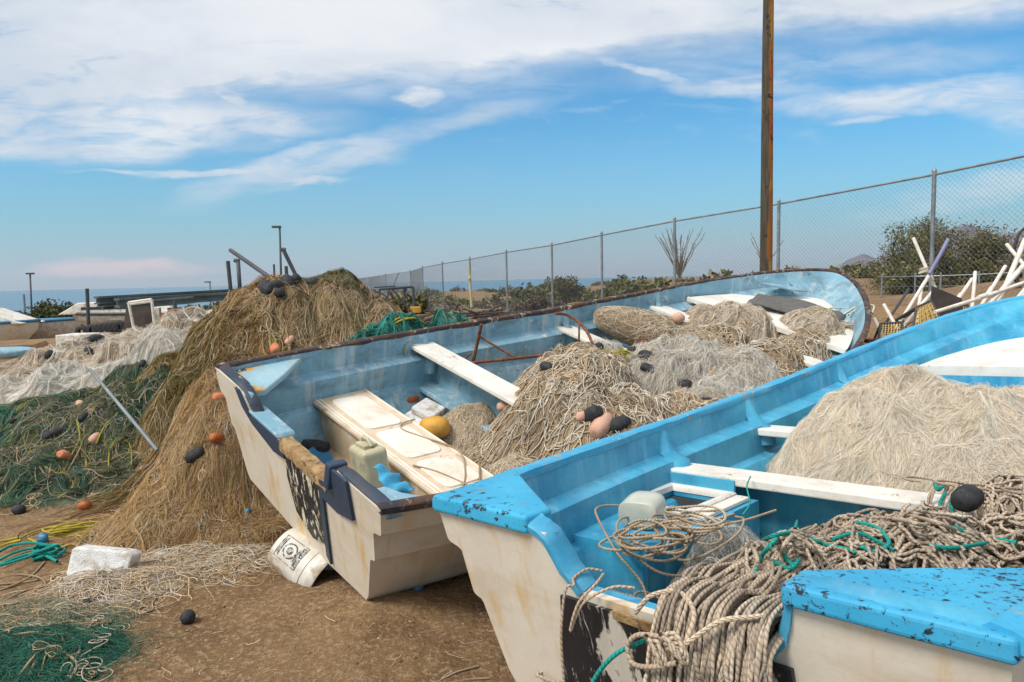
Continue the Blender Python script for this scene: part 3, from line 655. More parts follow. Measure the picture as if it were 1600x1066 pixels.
foredeck(L2, b2, 5.15, .90, 1.13, M['whitewood'], M['whitewood'], .09)
MB().box((5.10, 0, .72), (.02, 1.5, .22)).build('deck_riser', M['bright'], b2)

# frame knees: the moulded ribs on both boats' sides
def knee(B, root, x, mat, ztop=None, w=.16):
    for sgn in (1, -1):
        mb = MB(); zs = np.linspace(float(B.sheer(x)) - .01, .55, 7); V = []; 
        for i, z in enumerate(zs):
            wv = w * (.6 + .5 * i / 6); d = .012 + .03 * math.sin(math.pi * i / 7) + .03 * i / 6
            yi = float(B.inner(x, z)) + .02
            for dx, k in ((-wv / 2, 0), (-wv / 4, .8), (0, 1), (wv / 4, .8), (wv / 2, 0)): V.append((x + dx, sgn * (yi - k * d), z))
        Fc = [(i * 5 + j, i * 5 + j + 1, (i + 1) * 5 + j + 1, (i + 1) * 5 + j) for i in range(6) for j in range(4)]
        mb.add(V, Fc); mb.build('side_knee', mat, root, smooth=True)
for x in (1.75, 2.85, 4.3): knee(L2, b2, x, M['bright'])
for x in (1.7, 3.4, 4.75): knee(L1, b1, x, M['faded'], w=.12)
#@@C0
# ------------------------------------------------------------------ nets and ropes
W1n, W2n = np.array(W1), np.array(W2)
def xf(P, Wn):
    return P if Wn is None else P @ Wn[:3, :3].T + Wn[:3, 3]
def lump(cx, cy, sx, sy, h, rot=0, p=1.35, sr=None):
    c, s = math.cos(R(rot)), math.sin(R(rot))
    def f(x, y):
        a = (x - cx) * c + (y - cy) * s; b = -(x - cx) * s + (y - cy) * c
        sxx = sx if sr is None else np.where(a > 0, sr, sx)
        return h * np.exp(-((a / sxx) ** 2 + (b / sy) ** 2) ** p)
    return f
def heap_hf(lumps, rough=.05, rs=2.6, base=None, fold=.04, seed=0.):
    def f(x, y):
        x = np.asarray(x, float); y = np.asarray(y, float); h = 0; tot = 0
        for l in lumps: v = l(x, y); h = np.maximum(h, v) + .15 * np.minimum(h, v)
        k = np.clip(h / .12, 0, 1)
        rid = 1 - np.abs(fbm(x + seed, y - seed, rs * 1.6, 2)) * 3
        b = 0 if base is None else base(x, y)
        return b + h - .03 + k * (rough * fbm(x + seed, y, rs, 4) + fold * rid * (.4 + h) + .018 * fbm(x, y + seed, 13, 2))
    return f
def pick(pals, wts):
    pals = np.array(pals); w = np.array(wts, float); w /= w.sum()
    def f(x, y): return pals[RNG.choice(len(w), len(x), p=w)] * RNG.uniform(.72, 1.2, (len(x), 1))
    return f
def base_mesh(hf, low, box, res, pal, Wn=None, keep=None):
    xs = np.arange(box[0], box[1], res); ys = np.arange(box[2], box[3], res); X, Y = np.meshgrid(xs, ys, indexing='ij')
    Z = hf(X, Y); L = low(X, Y); ok = Z > L - .02
    if keep is not None: ok &= keep(X, Y, Z)
    Z = np.maximum(Z, L - .03); n2 = len(ys)
    q = ok[:-1, :-1] & ok[1:, :-1] & ok[:-1, 1:] & ok[1:, 1:]
    i, j = np.nonzero(q); a = i * n2 + j; Fq = np.stack([a, a + n2, a + n2 + 1, a + 1], -1)
    used = np.unique(Fq); mp = np.zeros(X.size, int); mp[used] = np.arange(len(used))
    V = np.stack([X, Y, Z], -1).reshape(-1, 3)[used]
    c = pal(V[:, 0], V[:, 1])
    # neighbouring threads share their dye: smooth the colours over the sheet
    return xf(V, Wn), mp[Fq], c
def walk(hf, n, m, step, start, flow, wander, curl, lift, zmin=None, clampf=None, wave=.01, tight=0.):
    x, y = start(n); th = flow(x, y) + RNG.normal(0, wander, n) + np.where(RNG.random(n) < .5, 0, math.pi)
    sgn = RNG.normal(0, 1, n) * curl; P = np.empty((n, m, 3)); dth = np.zeros(n)
    l0 = RNG.uniform(*lift, n); ph = RNG.uniform(0, 6.28, n); fr = RNG.uniform(.15, .6, n); step = step * RNG.uniform(.6, 1.4, n)
    for j in range(m):
        z = hf(x, y) + l0 + wave * np.sin(ph + fr * j)
        if zmin is not None: z = np.maximum(z, zmin(x, y) + .004)
        P[:, j] = np.stack([x, y, z], -1)
        dth = dth * .85 + RNG.normal(0, .12, n) * (1 + curl); th = th + dth + sgn * .1
        x = x + step * np.cos(th); y = y + step * np.sin(th)
        if clampf is not None: x, y = clampf(x, y, z)
    return P
def clumped(hf, n, m, step, start, flow, wander, curl, lift, zmin, clampf, K, spread, wave=.004):
    """strands that run together in skeins: K guide paths, each followed by many strands"""
    G = walk(hf, K, m, step, start, flow, wander, curl, (0, 0), zmin, clampf, 0.)
    T, A, B = frames(G); w = RNG.uniform(.4, 1.5, (K, 1)) * (.55 + .45 * np.sin(np.linspace(0, 1, m)[None] * RNG.uniform(3, 9, (K, 1)) + RNG.uniform(0, 6, (K, 1)))) * spread
    gl_ = RNG.uniform(0, lift[1], K); i = RNG.integers(0, K, n); o = RNG.normal(0, 1, (n, 1)) + .5 * np.sin(np.linspace(0, 1, m)[None] * RNG.uniform(2, 8, (n, 1)) + RNG.uniform(0, 6, (n, 1)))
    x = G[i, :, 0] + A[i, :, 0] * o * w[i]; y = G[i, :, 1] + A[i, :, 1] * o * w[i]
    sh = RNG.uniform(-.5, .5, (n, 1)) * step * 6; x = x + T[i, :, 0] * sh; y = y + T[i, :, 1] * sh; z = hf(x, y)
    if clampf is not None: x, y = clampf(x, y, z); z = hf(x, y)
    z = z + (gl_[i] * 1.0)[:, None] * np.exp(-o ** 2) + RNG.uniform(0, lift[1] * .5, (n, 1)); z = np.maximum(z, zmin(x, y) + .003)
    return np.stack([x, y, z], -1)
def sampler(box, dens):
    def f(n):
        xs = np.empty(0); ys = np.empty(0)
        while len(xs) < n:
            x = RNG.uniform(box[0], box[1], n * 3); y = RNG.uniform(box[2], box[3], n * 3); k = RNG.random(n * 3) < dens(x, y)
            xs = np.concatenate([xs, x[k]]); ys = np.concatenate([ys, y[k]])
        return xs[:n], ys[:n]
    return f
def hitpx(px, py, hf, Wi=None, t0=.8, t1=16):
    d = ray(px, py); o = Vector((0, 0, H_CAM))
    if Wi is not None: d = Wi.to_3x3() @ d; o = Wi @ o
    ts = np.linspace(t0, t1, 2400); X = o.x + ts * d.x; Y = o.y + ts * d.y; Z = o.z + ts * d.z
    G_ = hf(X, Y); k = np.nonzero(Z < G_)[0]; i = k[0] if len(k) and ts[k[0]] < 12 else int(np.argmin((Z - G_)[ts < 11]))
    if not (len(k) and ts[k[0]] < 12): Z = Z.copy(); Z[i] = G_[i]
    return Vector((X[i], Y[i], Z[i]))
def sheets(hf, spots, sp, r, pal, Wn, zmin, clampf=None):
    out = []
    for cx, cy, w, l, rot, warp in spots:
        c, s_ = math.cos(R(rot)), math.sin(R(rot)); o1, o2 = random.uniform(0, 50), random.uniform(0, 50); lift = random.uniform(.012, .035)
        for fam in (0, 1):
            n = int(w / sp); m = max(12, int(l / .02)); a = (np.arange(n) / n - .5)[:, None] * w + np.zeros((1, m)); b_ = np.linspace(-.5, .5, m)[None] * l * RNG.uniform(.7, 1.05, (n, 1))
            u, v = (a, b_) if fam == 0 else (b_, a)
            u, v = (u + v) * .7071, (u - v) * .55
            k = 2.2; U_ = u + warp * fbm(u * k + o1, v * k + o2, 1., 3); V_ = v + warp * fbm(u * k + o2 + 9, v * k + o1, 1., 3)
            x = cx + c * U_ - s_ * V_; y = cy + s_ * U_ + c * V_; z = hf(x, y)
            if clampf: x, y = clampf(x, y, z); z = hf(x, y)
            z = np.maximum(z, zmin(x, y)) + lift * (1 + fbm(x * 6, y * 6, 1., 2))
            P = xf(np.stack([x, y, z], -1), Wn); out.append(ribbons(P, np.full(n, r * 2), pal(x[:, 0], y[:, 0])))
    return out
def net(name, label, cat, hf, low, box, res, layers, basepal, Wn=None, keep=None, mat='net', clampf=None, group=None, recentre=True, sheet=None):
    ps = [base_mesh(hf, low, box, res, basepal, Wn, keep)]  # basepal is mostly darker than the strands: shade between fibres painted in
    if sheet: ps += sheets(hf, sheet[0], sheet[1], sheet[2], sheet[3], Wn, low, clampf)
    dens0 = lambda x, y: (hf(x, y) > low(x, y) + .01) * 1.
    for L in layers:
        dn = L.get('dens'); dd = (lambda x, y: dens0(x, y) * dn(x, y)) if dn else dens0
        if 'K' in L: P = clumped(hf, L['n'], L.get('m', 22), L.get('step', .03), sampler(L.get('box', box), dd), L['flow'], L.get('wander', .6), L.get('curl', .3), L.get('lift', (0, .02)), low, clampf, L['K'], L['spread'])
        else: P = walk(hf, L['n'], L.get('m', 22), L.get('step', .03), sampler(L.get('box', box), dd), L.get('flow', lambda x, y: x * 0), L.get('wander', .6), L.get('curl', .3),
                 L.get('lift', (0, .02)), low, clampf, L.get('wave', .008))
        cl = L['pal'](P[:, 0, 0], P[:, 0, 1]); P = xf(P, Wn)
        if L.get('tube'): v, f, c, _ = tubes(P, L['r'], L['tube'], cl); ps.append((v, f, c))
        else: ps.append(ribbons(P, RNG.uniform(.7, 1.4, len(P)) * L['r'] * 2, cl))
    V, Fs, c = merge(ps)
    o = raw(name, V, Fs, M[mat], recentre=recentre, col=c)
    return tag(o, label, cat, group)
def part_of(o, parent):
    """attach a world-space object to an unrotated parent, keeping its place"""
    o.parent = parent; o.location = Vector(o.location) - Vector(parent.location); return o
def floats(spots, hf, Wi, Wm, parent, mat='float', r=(.038, .038, .058), name='float'):
    for px, py, *k in spots:
        p = hitpx(px, py, hf, Wi); s_ = k[0] if k else 1
        if Wm is not None: p = Wm @ p
        mm = MB(); q = [(.3, -1.02), (.62, -.98), (.9, -.6), (1, 0), (.9, .6), (.62, .98), (.3, 1.02)]
        rot = Matrix.Rotation(random.uniform(0, 6.3), 4, 'Z') @ Matrix.Rotation(random.uniform(.9, 1.7), 4, 'Y')
        mm.lathe([(a * r[0] * s_, z * r[2] * s_) for a, z in q], 12, Matrix.Translation(p + Vector((0, 0, r[0] * .5 * s_))) @ rot)
        o = mm.build(name, M[k[1]] if len(k) > 1 else M[mat], None, smooth=True)
        if parent: part_of(o, parent)
def rope_obj(name, paths, r, mat, parent=None, sides=8, col=(1, 1, 1), world=True, vary=.25):
    """paths: list of (m,3) arrays, resampled to one length each"""
    Vs = []; Fs = []; Cs = []; Us = []; n = 0
    for p in paths:
        p = np.asarray(p, float)
        P = p[None]; c = np.array(col)[None] * RNG.uniform(1 - vary, 1 + vary * .4)
        v, f, cc, uv = tubes(P, r, sides, c, lay=True); Vs.append(v); Fs.append(f + n); Cs.append(cc); Us.append(uv); n += len(v)
    o = raw(name, np.concatenate(Vs), [np.concatenate(Fs)], mat, col=np.concatenate(Cs), uv=np.concatenate(Us), recentre=True)
    if parent: part_of(o, parent)
    return o
def pxrope(pts, hf, Wi, Wm, lift=.01, k=12, sag=0):
    """a rope laid over a surface through the listed picture places"""
    Q = []
    for p in pts:
        h = hitpx(p[0], p[1], hf, Wi); h.z += lift + (p[2] if len(p) > 2 else 0); Q.append(Wm @ h if Wm is not None else h)
    return catmull(Q, k)
def coil(c, n, rx, ry, rot, jit, turns=1.0, k=40, up=.004, r0=.6, tilt=0):
    out = []; c = Vector(c)
    for i in range(n):
        f = random.uniform(r0, 1.1); a0 = random.uniform(0, 6.28); dx, dy = random.gauss(0, jit), random.gauss(0, jit); h = up * i; w = random.uniform(0, 6.28)
        p = []
        for j in range(k):
            a = a0 + 2 * math.pi * turns * j / (k - 1); ra = 1 + .12 * math.sin(2 * a + w)
            x = rx * f * ra * math.cos(a); y = ry * f * ra * math.sin(a)
            p.append((c.x + dx + x * math.cos(rot) - y * math.sin(rot), c.y + dy + x * math.sin(rot) + y * math.cos(rot), c.z + h + .012 * math.sin(a * 1.7 + w) + tilt * y))
        out.append(np.array(p))
    return out
M['rope'] = mat_rope('tan_laid_rope', (.60, .50, .40), (.42, .34, .26), (.70, .63, .54))
M['teal'] = mat_rope('teal_laid_rope', (.02, .40, .33), (.03, .30, .26))
M['yrope'] = mat_rope('yellow_rope', (.62, .50, .05), (.48, .40, .07), pitch_=.010)
M['thin'] = mat_rope('thin_tan_cord', (.50, .38, .25), (.38, .27, .16), pitch_=.010)
M['mono'] = mat_rope('pale_line', (.68, .62, .50), (.55, .49, .38), pitch_=.01, k=.4)
BROWN, GOLD, TAN, OLIVE, GREEN, TEAL = (.33, .19, .072), (.58, .37, .14), (.62, .46, .28), (.17, .17, .07), (.055, .15, .10), (.05, .33, .27)
BEIGE, WHITE, BLOND, GREY, DGREEN = (.68, .58, .45), (.82, .79, .72), (.84, .73, .58), (.44, .41, .35), (.03, .085, .06)
def local1(x, y):
    dx, dy = x - P1[0], y - P1[1]; c, s = math.cos(P1[3]), math.sin(P1[3]); return dx * c + dy * s, -dx * s + dy * c
def under_boat(f):
    def g(x, y):
        lx, ly = local1(x, y); z = f(x, y); k = np.clip((.92 - ly) / .25, 0, 1) * np.clip((lx + .12) / .15, 0, 1)
        return z * (1 - k) + np.minimum(z, .12) * k
    return g
gl = lambda x, y: gh(x, y)
# --- great brown heap behind the stern
hfA0 = heap_hf([lump(-2.50, 7.3, 1.00, 1.2, 1.38, 0, 1.4), lump(-1.95, 7.55, .80, 1.0, 1.33, 0, 1.7), lump(-2.95, 7.1, .55, .7, 1.10), lump(-1.35, 7.4, .80, .8, 1.12, 0, 1.2), lump(-.85, 7.2, .75, .6, .92, 0, 1.2), lump(-3.5, 7.0, .45, .7, .78, 0, 1.2), lump(-2.35, 6.0, .60, .75, .92), lump(-1.3, 6.5, .7, .6, .80, 30), lump(-3.0, 6.3, .45, .5, .75)],
    .17, 1.7, None, .045)
hfA = under_boat(hfA0)
boxA = (-5.0, .6, 4.6, 9.4)
grad = lambda hf, dx=.05: (lambda x, y: np.arctan2(hf(x, y + dx) - hf(x, y - dx), hf(x + dx, y) - hf(x - dx, y)))
flA = lambda x, y: 7.5 * vn(x * .9, y * .9) + .3
def palA(x, y):
    c = pick([BROWN, GOLD, TAN, (.40, .22, .07), (.17, .10, .045)], [4, 4, 1.5, 2, 1.6])(x, y); kk = vn(x * 1.5 + 9, y * 2.6); dk = kk > .14; c[dk] *= .5
    k = vn(x * 1.7, y * 1.7 + 3)
    def z_(m_, col, a_): c[m_] = c[m_] * (1 - a_) + np.array(col) * RNG.uniform(.6, 1.3, (m_.sum(), 1)) * a_
    z_((k > .22), (.19, .17, .05), .55); z_((kk < -.2), (.62, .46, .26), .6)
    z_((x > -1.75 + .5 * k) & (x < .3) & (y < 7.6), (.62, .46, .30), .7)
    z_((x > -2.25) & (x < -1.25) & (y > 7.15) & (k > -.25), (.10, .13, .06), .75); z_((x > -1.5) & (x < -1.1) & (y > 7.3), (.42, .20, .07), .6)
    z_((x < -3.0) & (kk > .0), (.22, .18, .06), .5); return c
def dim(p, k): return lambda x, y: p(x, y) * k  # darkens a palette for the base sheet: painted shade between strands
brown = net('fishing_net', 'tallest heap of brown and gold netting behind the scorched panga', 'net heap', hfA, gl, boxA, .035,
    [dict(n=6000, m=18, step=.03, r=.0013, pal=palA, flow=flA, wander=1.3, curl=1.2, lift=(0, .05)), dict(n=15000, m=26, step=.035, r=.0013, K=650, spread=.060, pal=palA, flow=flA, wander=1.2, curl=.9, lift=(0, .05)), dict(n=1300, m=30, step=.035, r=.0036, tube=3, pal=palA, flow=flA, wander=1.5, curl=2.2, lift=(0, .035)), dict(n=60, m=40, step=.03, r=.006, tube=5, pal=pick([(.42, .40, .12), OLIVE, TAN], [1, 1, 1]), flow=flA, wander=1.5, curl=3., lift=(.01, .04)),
     dict(n=2500, m=14, step=.03, r=.0012, pal=pick([TAN, BEIGE], [1, 1]), flow=flA, wander=1.5, curl=.8, lift=(.0, .07))], lambda x, y: palA(x, y) * .75 * (1 - .6 * (vn(x * 4, y * 4) > .06))[:, None],  # darkened base with dark holes: painted gap shade, plus darker nets mixed in
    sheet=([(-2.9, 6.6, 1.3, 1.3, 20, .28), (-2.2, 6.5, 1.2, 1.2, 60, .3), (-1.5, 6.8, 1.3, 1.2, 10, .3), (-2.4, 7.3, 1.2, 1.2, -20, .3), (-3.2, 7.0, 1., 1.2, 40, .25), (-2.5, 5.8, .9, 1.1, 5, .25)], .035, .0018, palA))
floats([(449, 448, 1.8), (458, 444, 1.5), (417, 456, 1.8), (428, 452, 1.5), (487, 445, 1.3), (437, 462, 1.4)], hfA, None, None, brown)
floats([(452, 536, 1, 'pinkf'), (430, 549, 1.3, 'orange')], hfA, None, None, brown)
# --- tan lobe spilling in front of the transom
hfB = under_boat(heap_hf([lump(-2.20, 5.1, .42, .60, .84, 10, 1.5), lump(-2.0, 4.75, .50, .5, .66), lump(-2.25, 4.5, .48, .36, .34), lump(-1.8, 5.4, .5, .6, .95), lump(-1.75, 4.5, .45, .4, .30)], .11, 2.6, None, .05, 5.))
flB = lambda x, y: .9 + 8 * vn(x * 1.3, y * 1.3)
palB = lambda x, y: (lambda c: np.where((vn(x * 2.5, y * 2.5) > .05)[:, None], c, c * .4 + np.array((.27, .16, .065)) * .75))(pick([GOLD, TAN, BROWN, BEIGE], [4, 4, 2, .7])(x, y))
tanl = net('fishing_net', 'fine tan netting slumped onto the sand beside the white transom', 'net heap', hfB, gl, (-3.5, -1.2, 3.8, 6.3), .02,
    [dict(n=6000, m=22, step=.02, r=.0008, pal=palB, flow=flB, wander=1.3, curl=1.3, lift=(0, .04)), dict(n=11000, m=30, step=.022, r=.0008, K=330, spread=.040, pal=palB, flow=flB, wander=.9, curl=1.1, lift=(0, .04)), dict(n=900, m=30, step=.022, r=.0022, tube=3, pal=pick([TAN, BEIGE, GOLD], [1, 1, 1]), flow=flB, wander=1.4, curl=2., lift=(.005, .03)),
     dict(n=160, m=40, step=.02, r=.0035, tube=4, pal=pick([BEIGE, TAN], [1, 1]), flow=flB, wander=1.4, curl=2.6, lift=(.005, .03))], lambda x, y: palB(x, y) * .8 * (1 - .5 * (vn(x * 5, y * 5) > .12))[:, None], mat='netsoft',  # base sheet darkened in patches: shade between the tan strands painted in
    sheet=([(-2.3, 5.0, .8, .9, 30, .2), (-2.1, 4.6, .8, .8, -10, .2), (-1.8, 4.9, .7, .9, 70, .2), (-2.4, 4.4, .7, .7, 0, .15)], .022, .0011, palB))
floats([(341, 690, 1, 'redor'), (306, 716, 1.15), (386, 802, .5, 'bluepl'), (345, 625, .9, 'orange'), (262, 653, .9, 'orange')], hfB, None, None, tanl)
# --- green heap
hfC = heap_hf([lump(-4.05, 6.55, 1.25, .80, .56, -12, 1.5), lump(-5.2, 6.4, 1.2, .8, .5), lump(-3.3, 6.8, .6, .7, .74), lump(-3.8, 6.9, .5, .4, .75), lump(-4.3, 5.9, 1.2, .45, .26, -20)], .10, 2.4, None, .06, 9.)
flC = lambda x, y: 2.5 * vn(x * .9, y * .9) + .2
def palC(x, y):
    c = pick([GREEN, (.07, .18, .11), OLIVE, DGREEN, GREY], [4, 3, 1.4, 2, .5])(x, y)
    k = vn(x * 2.1, y * 2.1); t = k > .22; c[t] = c[t] * .5 + np.array((.20, .17, .09)) * .6
    tl = (k < -.26); c[tl] = c[tl] * .4 + np.array((.05, .26, .18)) * .7; return c
green = net('fishing_net', 'dark green netting heap laced with yellow cords, beyond the yellow rope', 'net heap', hfC, gl, (-7.0, -2.3, 4.9, 8.3), .03,
    [dict(n=7000, m=26, step=.03, r=.0012, K=200, spread=.04, pal=palC, flow=flC, wander=.9, curl=.8, lift=(0, .05)), dict(n=7000, m=18, step=.028, r=.0012, pal=palC, flow=flC, wander=.8, curl=.6, lift=(0, .035)), dict(n=500, m=34, step=.03, r=.003, tube=3, pal=pick([(.45, .42, .12), TAN, OLIVE, GREY], [2, 2, 1, 1]), flow=flC, wander=1.5, curl=2.2, lift=(.005, .04)),
     dict(n=1400, m=18, step=.03, r=.0011, pal=pick([GREY, TAN], [1, 1]), flow=flC, wander=.8, curl=.5, lift=(.01, .05))], dim(palC, .8), sheet=([(-4.3, 6.2, 1.3, 1.3, 20, .3), (-3.5, 6.6, 1.1, 1.2, 60, .3), (-5., 6.6, 1.3, 1.3, 0, .3), (-4., 7., 1.2, 1., -30, .3)], .034, .0016, palC))
floats([(75, 685, 1.7), (90, 679, 1.4), (130, 655, 1.2), (238, 638, 1.2), (22, 660, 1.1), (222, 560, 1.2)], hfC, None, None, green, r=(.028, .028, .045))
floats([(101, 717, 1.25, 'orange'), (147, 690, 1.1, 'pinkf'), (126, 637, 1.1, 'pinkf'), (258, 652, 1.1, 'orange')], hfC, None, None, green)
yl = [pxrope(q, hfC, None, None, .03) for q in ([(133, 775), (135, 720), (133, 670), (150, 640), (160, 610)], [(170, 745), (172, 710), (185, 690), (203, 700), (205, 735), (190, 745)], [(20, 775), (60, 760), (100, 745), (115, 765), (90, 785)],
      [(150, 700), (165, 670), (185, 650), (200, 620)], [(70, 735), (95, 745), (110, 720), (125, 690), (120, 660)])]
part_of(rope_obj('cord', yl, .006, M['yrope'], col=(.8, .9, .9)), green)
part_of(rope_obj('cord', [pxrope(q, hfC, None, None, .03) for q in ([(0, 755), (40, 730), (75, 700), (105, 680), (140, 640), (190, 610)], [(62, 735), (75, 750), (80, 730)], [(115, 655), (132, 670), (128, 700), (105, 745)])], .0065, M['thin']), green)
# --- beige heap and its white gauze
hfD = heap_hf([lump(-5.7, 10.3, 1.5, 1.9, .62, 0, 1.5), lump(-5.3, 8.6, 1.6, 1.0, .66), lump(-7.2, 8.6, 1.5, 1.4, .55), lump(-4.3, 9.3, .9, 1.6, 1.0), lump(-3.9, 8.1, .8, .9, .98), lump(-6.0, 9.4, .7, .8, .80), lump(-6.3, 12.5, 2.2, 1.4, .8), lump(-4.4, 11.5, 1.0, 1.5, 1.0), lump(-6.2, 7.6, 1.1, .7, .5)], .20, 1.3, None, .10, 21.)
flD = lambda x, y: .8 + 1.3 * vn(x * .5, y * .5)
def palD(x, y):
    c = pick([BEIGE, WHITE, (.62, .47, .34), TAN, GREY], [4, 3, 2, 1, 1])(x, y)
    k = vn(x * 1.3 + 4, y * 1.3); t = k < -.2; c[t] = c[t] * .45 + np.array((.40, .27, .16)) * .5
    u = (k > .27) & (x > -6); c[u] = c[u] * .4 + np.array((.22, .24, .18)) * .6; return c
beige = net('fishing_net', 'long pale beige and white netting heap at the far left', 'net heap', hfD, gl, (-10, -2.6, 6.6, 14.5), .05,
    [dict(n=4000, m=20, step=.05, r=.0020, pal=palD, flow=flD, wander=.9, curl=.6, lift=(0, .05)), dict(n=11000, m=28, step=.05, r=.0020, K=380, spread=.09, pal=palD, flow=flD, wander=.7, curl=.6, lift=(0, .09)), dict(n=2500, m=20, step=.05, r=.002, pal=pick([WHITE, BEIGE], [2, 1]), flow=flD, wander=.35, curl=.3, lift=(.02, .1)),
     dict(n=500, m=26, step=.05, r=.004, tube=3, pal=pick([GREY, BROWN, TAN], [1, 1, 1]), flow=flD, wander=1.4, curl=1.6, lift=(.0, .05))], palD, mat='netsoft')
floats([(78, 560, 1.5), (150, 530, 1.8), (195, 566, 1.4), (140, 552, 1.2), (133, 592, 1, 'orange'), (28, 545, 1, 'float')], hfD, None, None, beige)
# white gauze veil draped over the green heap edge
hfW = heap_hf([lump(-4.8, 7.6, 1.3, .45, .72, 12, 1.5), lump(-3.65, 7.45, .60, .7, 1.02, 40, 1.5), lump(-5.9, 6.9, .8, .45, .60), lump(-4.2, 7.3, .5, .3, .8)], .15, 1.7, None, .09, 31.)
net('gauze_net', 'white gauzy netting draped between the green heap and the beige heap', 'net heap', hfW, gl, (-7.2, -2.7, 6.3, 8.8), .03,
    [dict(n=11000, m=30, step=.032, r=.0010, K=300, spread=.065, pal=pick([WHITE, BEIGE, (.6, .6, .56)], [3, 1, 1]), flow=lambda x, y: .35 + 1.8 * vn(x * .9, y * .9), wander=.5, curl=.5, lift=(0, .06))], pick([WHITE, BEIGE], [2, 1]), mat='netsoft')
# --- teal netting against the boat's far side
hfT = heap_hf([lump(-1.2, 6.3, .70, .36, 1.14, 38, 1.6), lump(-.55, 6.85, .55, .3, 1.12, 42, 1.6), lump(-.9, 6.6, .6, .3, 1.10, 40, 1.6)], .05, 3, None, .04, 41.)
hfT = under_boat(hfT)
teal = net('fishing_net', 'teal green netting along the far gunwale below the tallest heap', 'net heap', hfT, gl, (-2.4, .8, 5.2, 7.9), .025,
    [dict(n=7000, step=.025, r=.0014, pal=pick([TEAL, (.07, .38, .30), (.05, .2, .15), TAN], [4, 2, 2, .6]), flow=lambda x, y: .75 + 2 * vn(x, y), K=110, spread=.035, m=26, wander=.5, curl=.5, lift=(0, .05))], pick([TEAL, (.05, .22, .17)], [1, 1]))
rope_obj('cord', [pxrope(q, hfT, None, None, .03) for q in ([(615, 512), (630, 505), (650, 503), (670, 512), (660, 517)], [(612, 510), (625, 502), (645, 505), (665, 510), (672, 516)], [(618, 515), (640, 508), (660, 508)])], .009, M['yrope'], teal)
# --- pale tangle on the sand in front of the bucket
hfE = heap_hf([lump(-1.75, 4.0, .45, .28, .07, 0, 1.2), lump(-2.15, 3.65, .40, .22, .07, 10), lump(-1.55, 4.4, .4, .3, .10), lump(-2.3, 3.3, .3, .2, .04)], .02, 4, gl, .01, 51.)
net('net_scrap', 'thin pale tangle of net lying on the sand left of the bucket', 'net scrap', hfE, gl, (-2.9, -1.0, 2.9, 4.9), .025,
    [dict(n=1700, m=26, step=.02, r=.0010, pal=pick([BEIGE, TAN, WHITE], [2, 2, 1]), flow=lambda x, y: .3 + 1.5 * vn(x * 2, y * 2), wander=.7, curl=1.2, lift=(0, .03)), dict(n=130, m=36, step=.02, r=.003, tube=4, pal=pick([BEIGE, TAN], [1, 1]), flow=lambda x, y: .2 + x * 0, wander=1, curl=1.6, lift=(.01, .03))],
    pick([TAN, (.36, .25, .15)], [1, 2]), mat='netsoft')
hfF = heap_hf([lump(-2.45, 2.80, .66, .34, .12, 10, 1.8), lump(-2.6, 3.2, .8, .3, .06, 0, 1.5), lump(-1.95, 2.72, .2, .2, .07)], .025, 4, gl, .02, 61.)
gs = net('net_scrap', 'flat sea green net spread on the sand at the lower left corner', 'net scrap', hfF, gl, (-3.8, -1.4, 2.2, 3.7), .015,
    [dict(n=6000, m=20, step=.016, r=.0009, pal=lambda x, y: np.where((y < 3.10)[:, None], pick([GREEN, (.04, .22, .15), DGREEN], [2, 2, 1])(x, y), pick([(.22, .27, .20), (.30, .30, .20), TAN], [1, 1, 1])(x, y)), flow=lambda x, y: .2 + 2 * vn(x * 2, y * 2), wander=.6, curl=.8, lift=(0, .02)),
     dict(n=60, m=40, step=.016, r=.003, tube=4, pal=pick([BEIGE, TAN], [1, 1]), flow=lambda x, y: x * 0, wander=1.2, curl=2., lift=(.01, .02))],
    lambda x, y: np.where((y < 3.10)[:, None], pick([(.03, .16, .11), DGREEN], [1, 1])(x, y), pick([(.16, .19, .12), (.24, .19, .11)], [1, 1])(x, y)), mat='netsoft')
rope_obj('cord', [pxrope(q, hfF, None, None, .012) for q in ([(0, 1000), (60, 992), (110, 1000), (125, 1020), (100, 1035)], [(30, 1060), (60, 1025), (90, 1020), (120, 1040), (110, 1066)], [(45, 1010), (55, 1035), (45, 1060)], [(0, 985), (50, 970), (130, 985), (180, 965), (210, 945)])], .0055, M['thin'], gs)

# --- ropes on the sand
gf = lambda x, y: gh(x, y)
def grope(name, label, cat, paths, r, mat, group=None):
    o = rope_obj(name, paths, r, mat); return tag(o, label, cat, group)
c0 = atz(55, 872, .03); grope('rope_coil', 'teal rope bundle on the sand left of the white foam box', 'rope', coil((c0.x + .06, c0.y, .03), 9, .075, .05, .2, .012, 1.05, up=.008) + [pxrope(q, gf, None, None, .02 + .01 * i) for i, q in enumerate(([(0, 880), (25, 868), (55, 862), (85, 872)], [(0, 890), (30, 878), (60, 872), (90, 885)], [(0, 872), (20, 862), (50, 858), (80, 862)], [(0, 897), (30, 888), (55, 878), (75, 862)]))], .0085, M['teal'])
c0 = atz(115, 832, .02); grope('rope_coil', 'yellow rope loops on the sand below the green heap', 'rope', coil((c0.x, c0.y, .025), 7, .17, .07, .25, .02, 1.02, up=.006) + [pxrope(q, gf, None, None, .015) for q in ([(20, 850), (60, 832), (100, 825), (150, 828), (155, 845), (120, 840)], [(45, 845), (80, 860), (120, 850), (150, 820)])], .0062, M['yrope'])
c0 = atz(20, 862, .02); grope('rope_end', 'short yellow rope end beside the teal bundle', 'rope', [pxrope(q, gf, None, None, .05) for q in ([(0, 858), (15, 855), (30, 852)], [(0, 866), (18, 860), (34, 856)])], .008, M['yrope'])
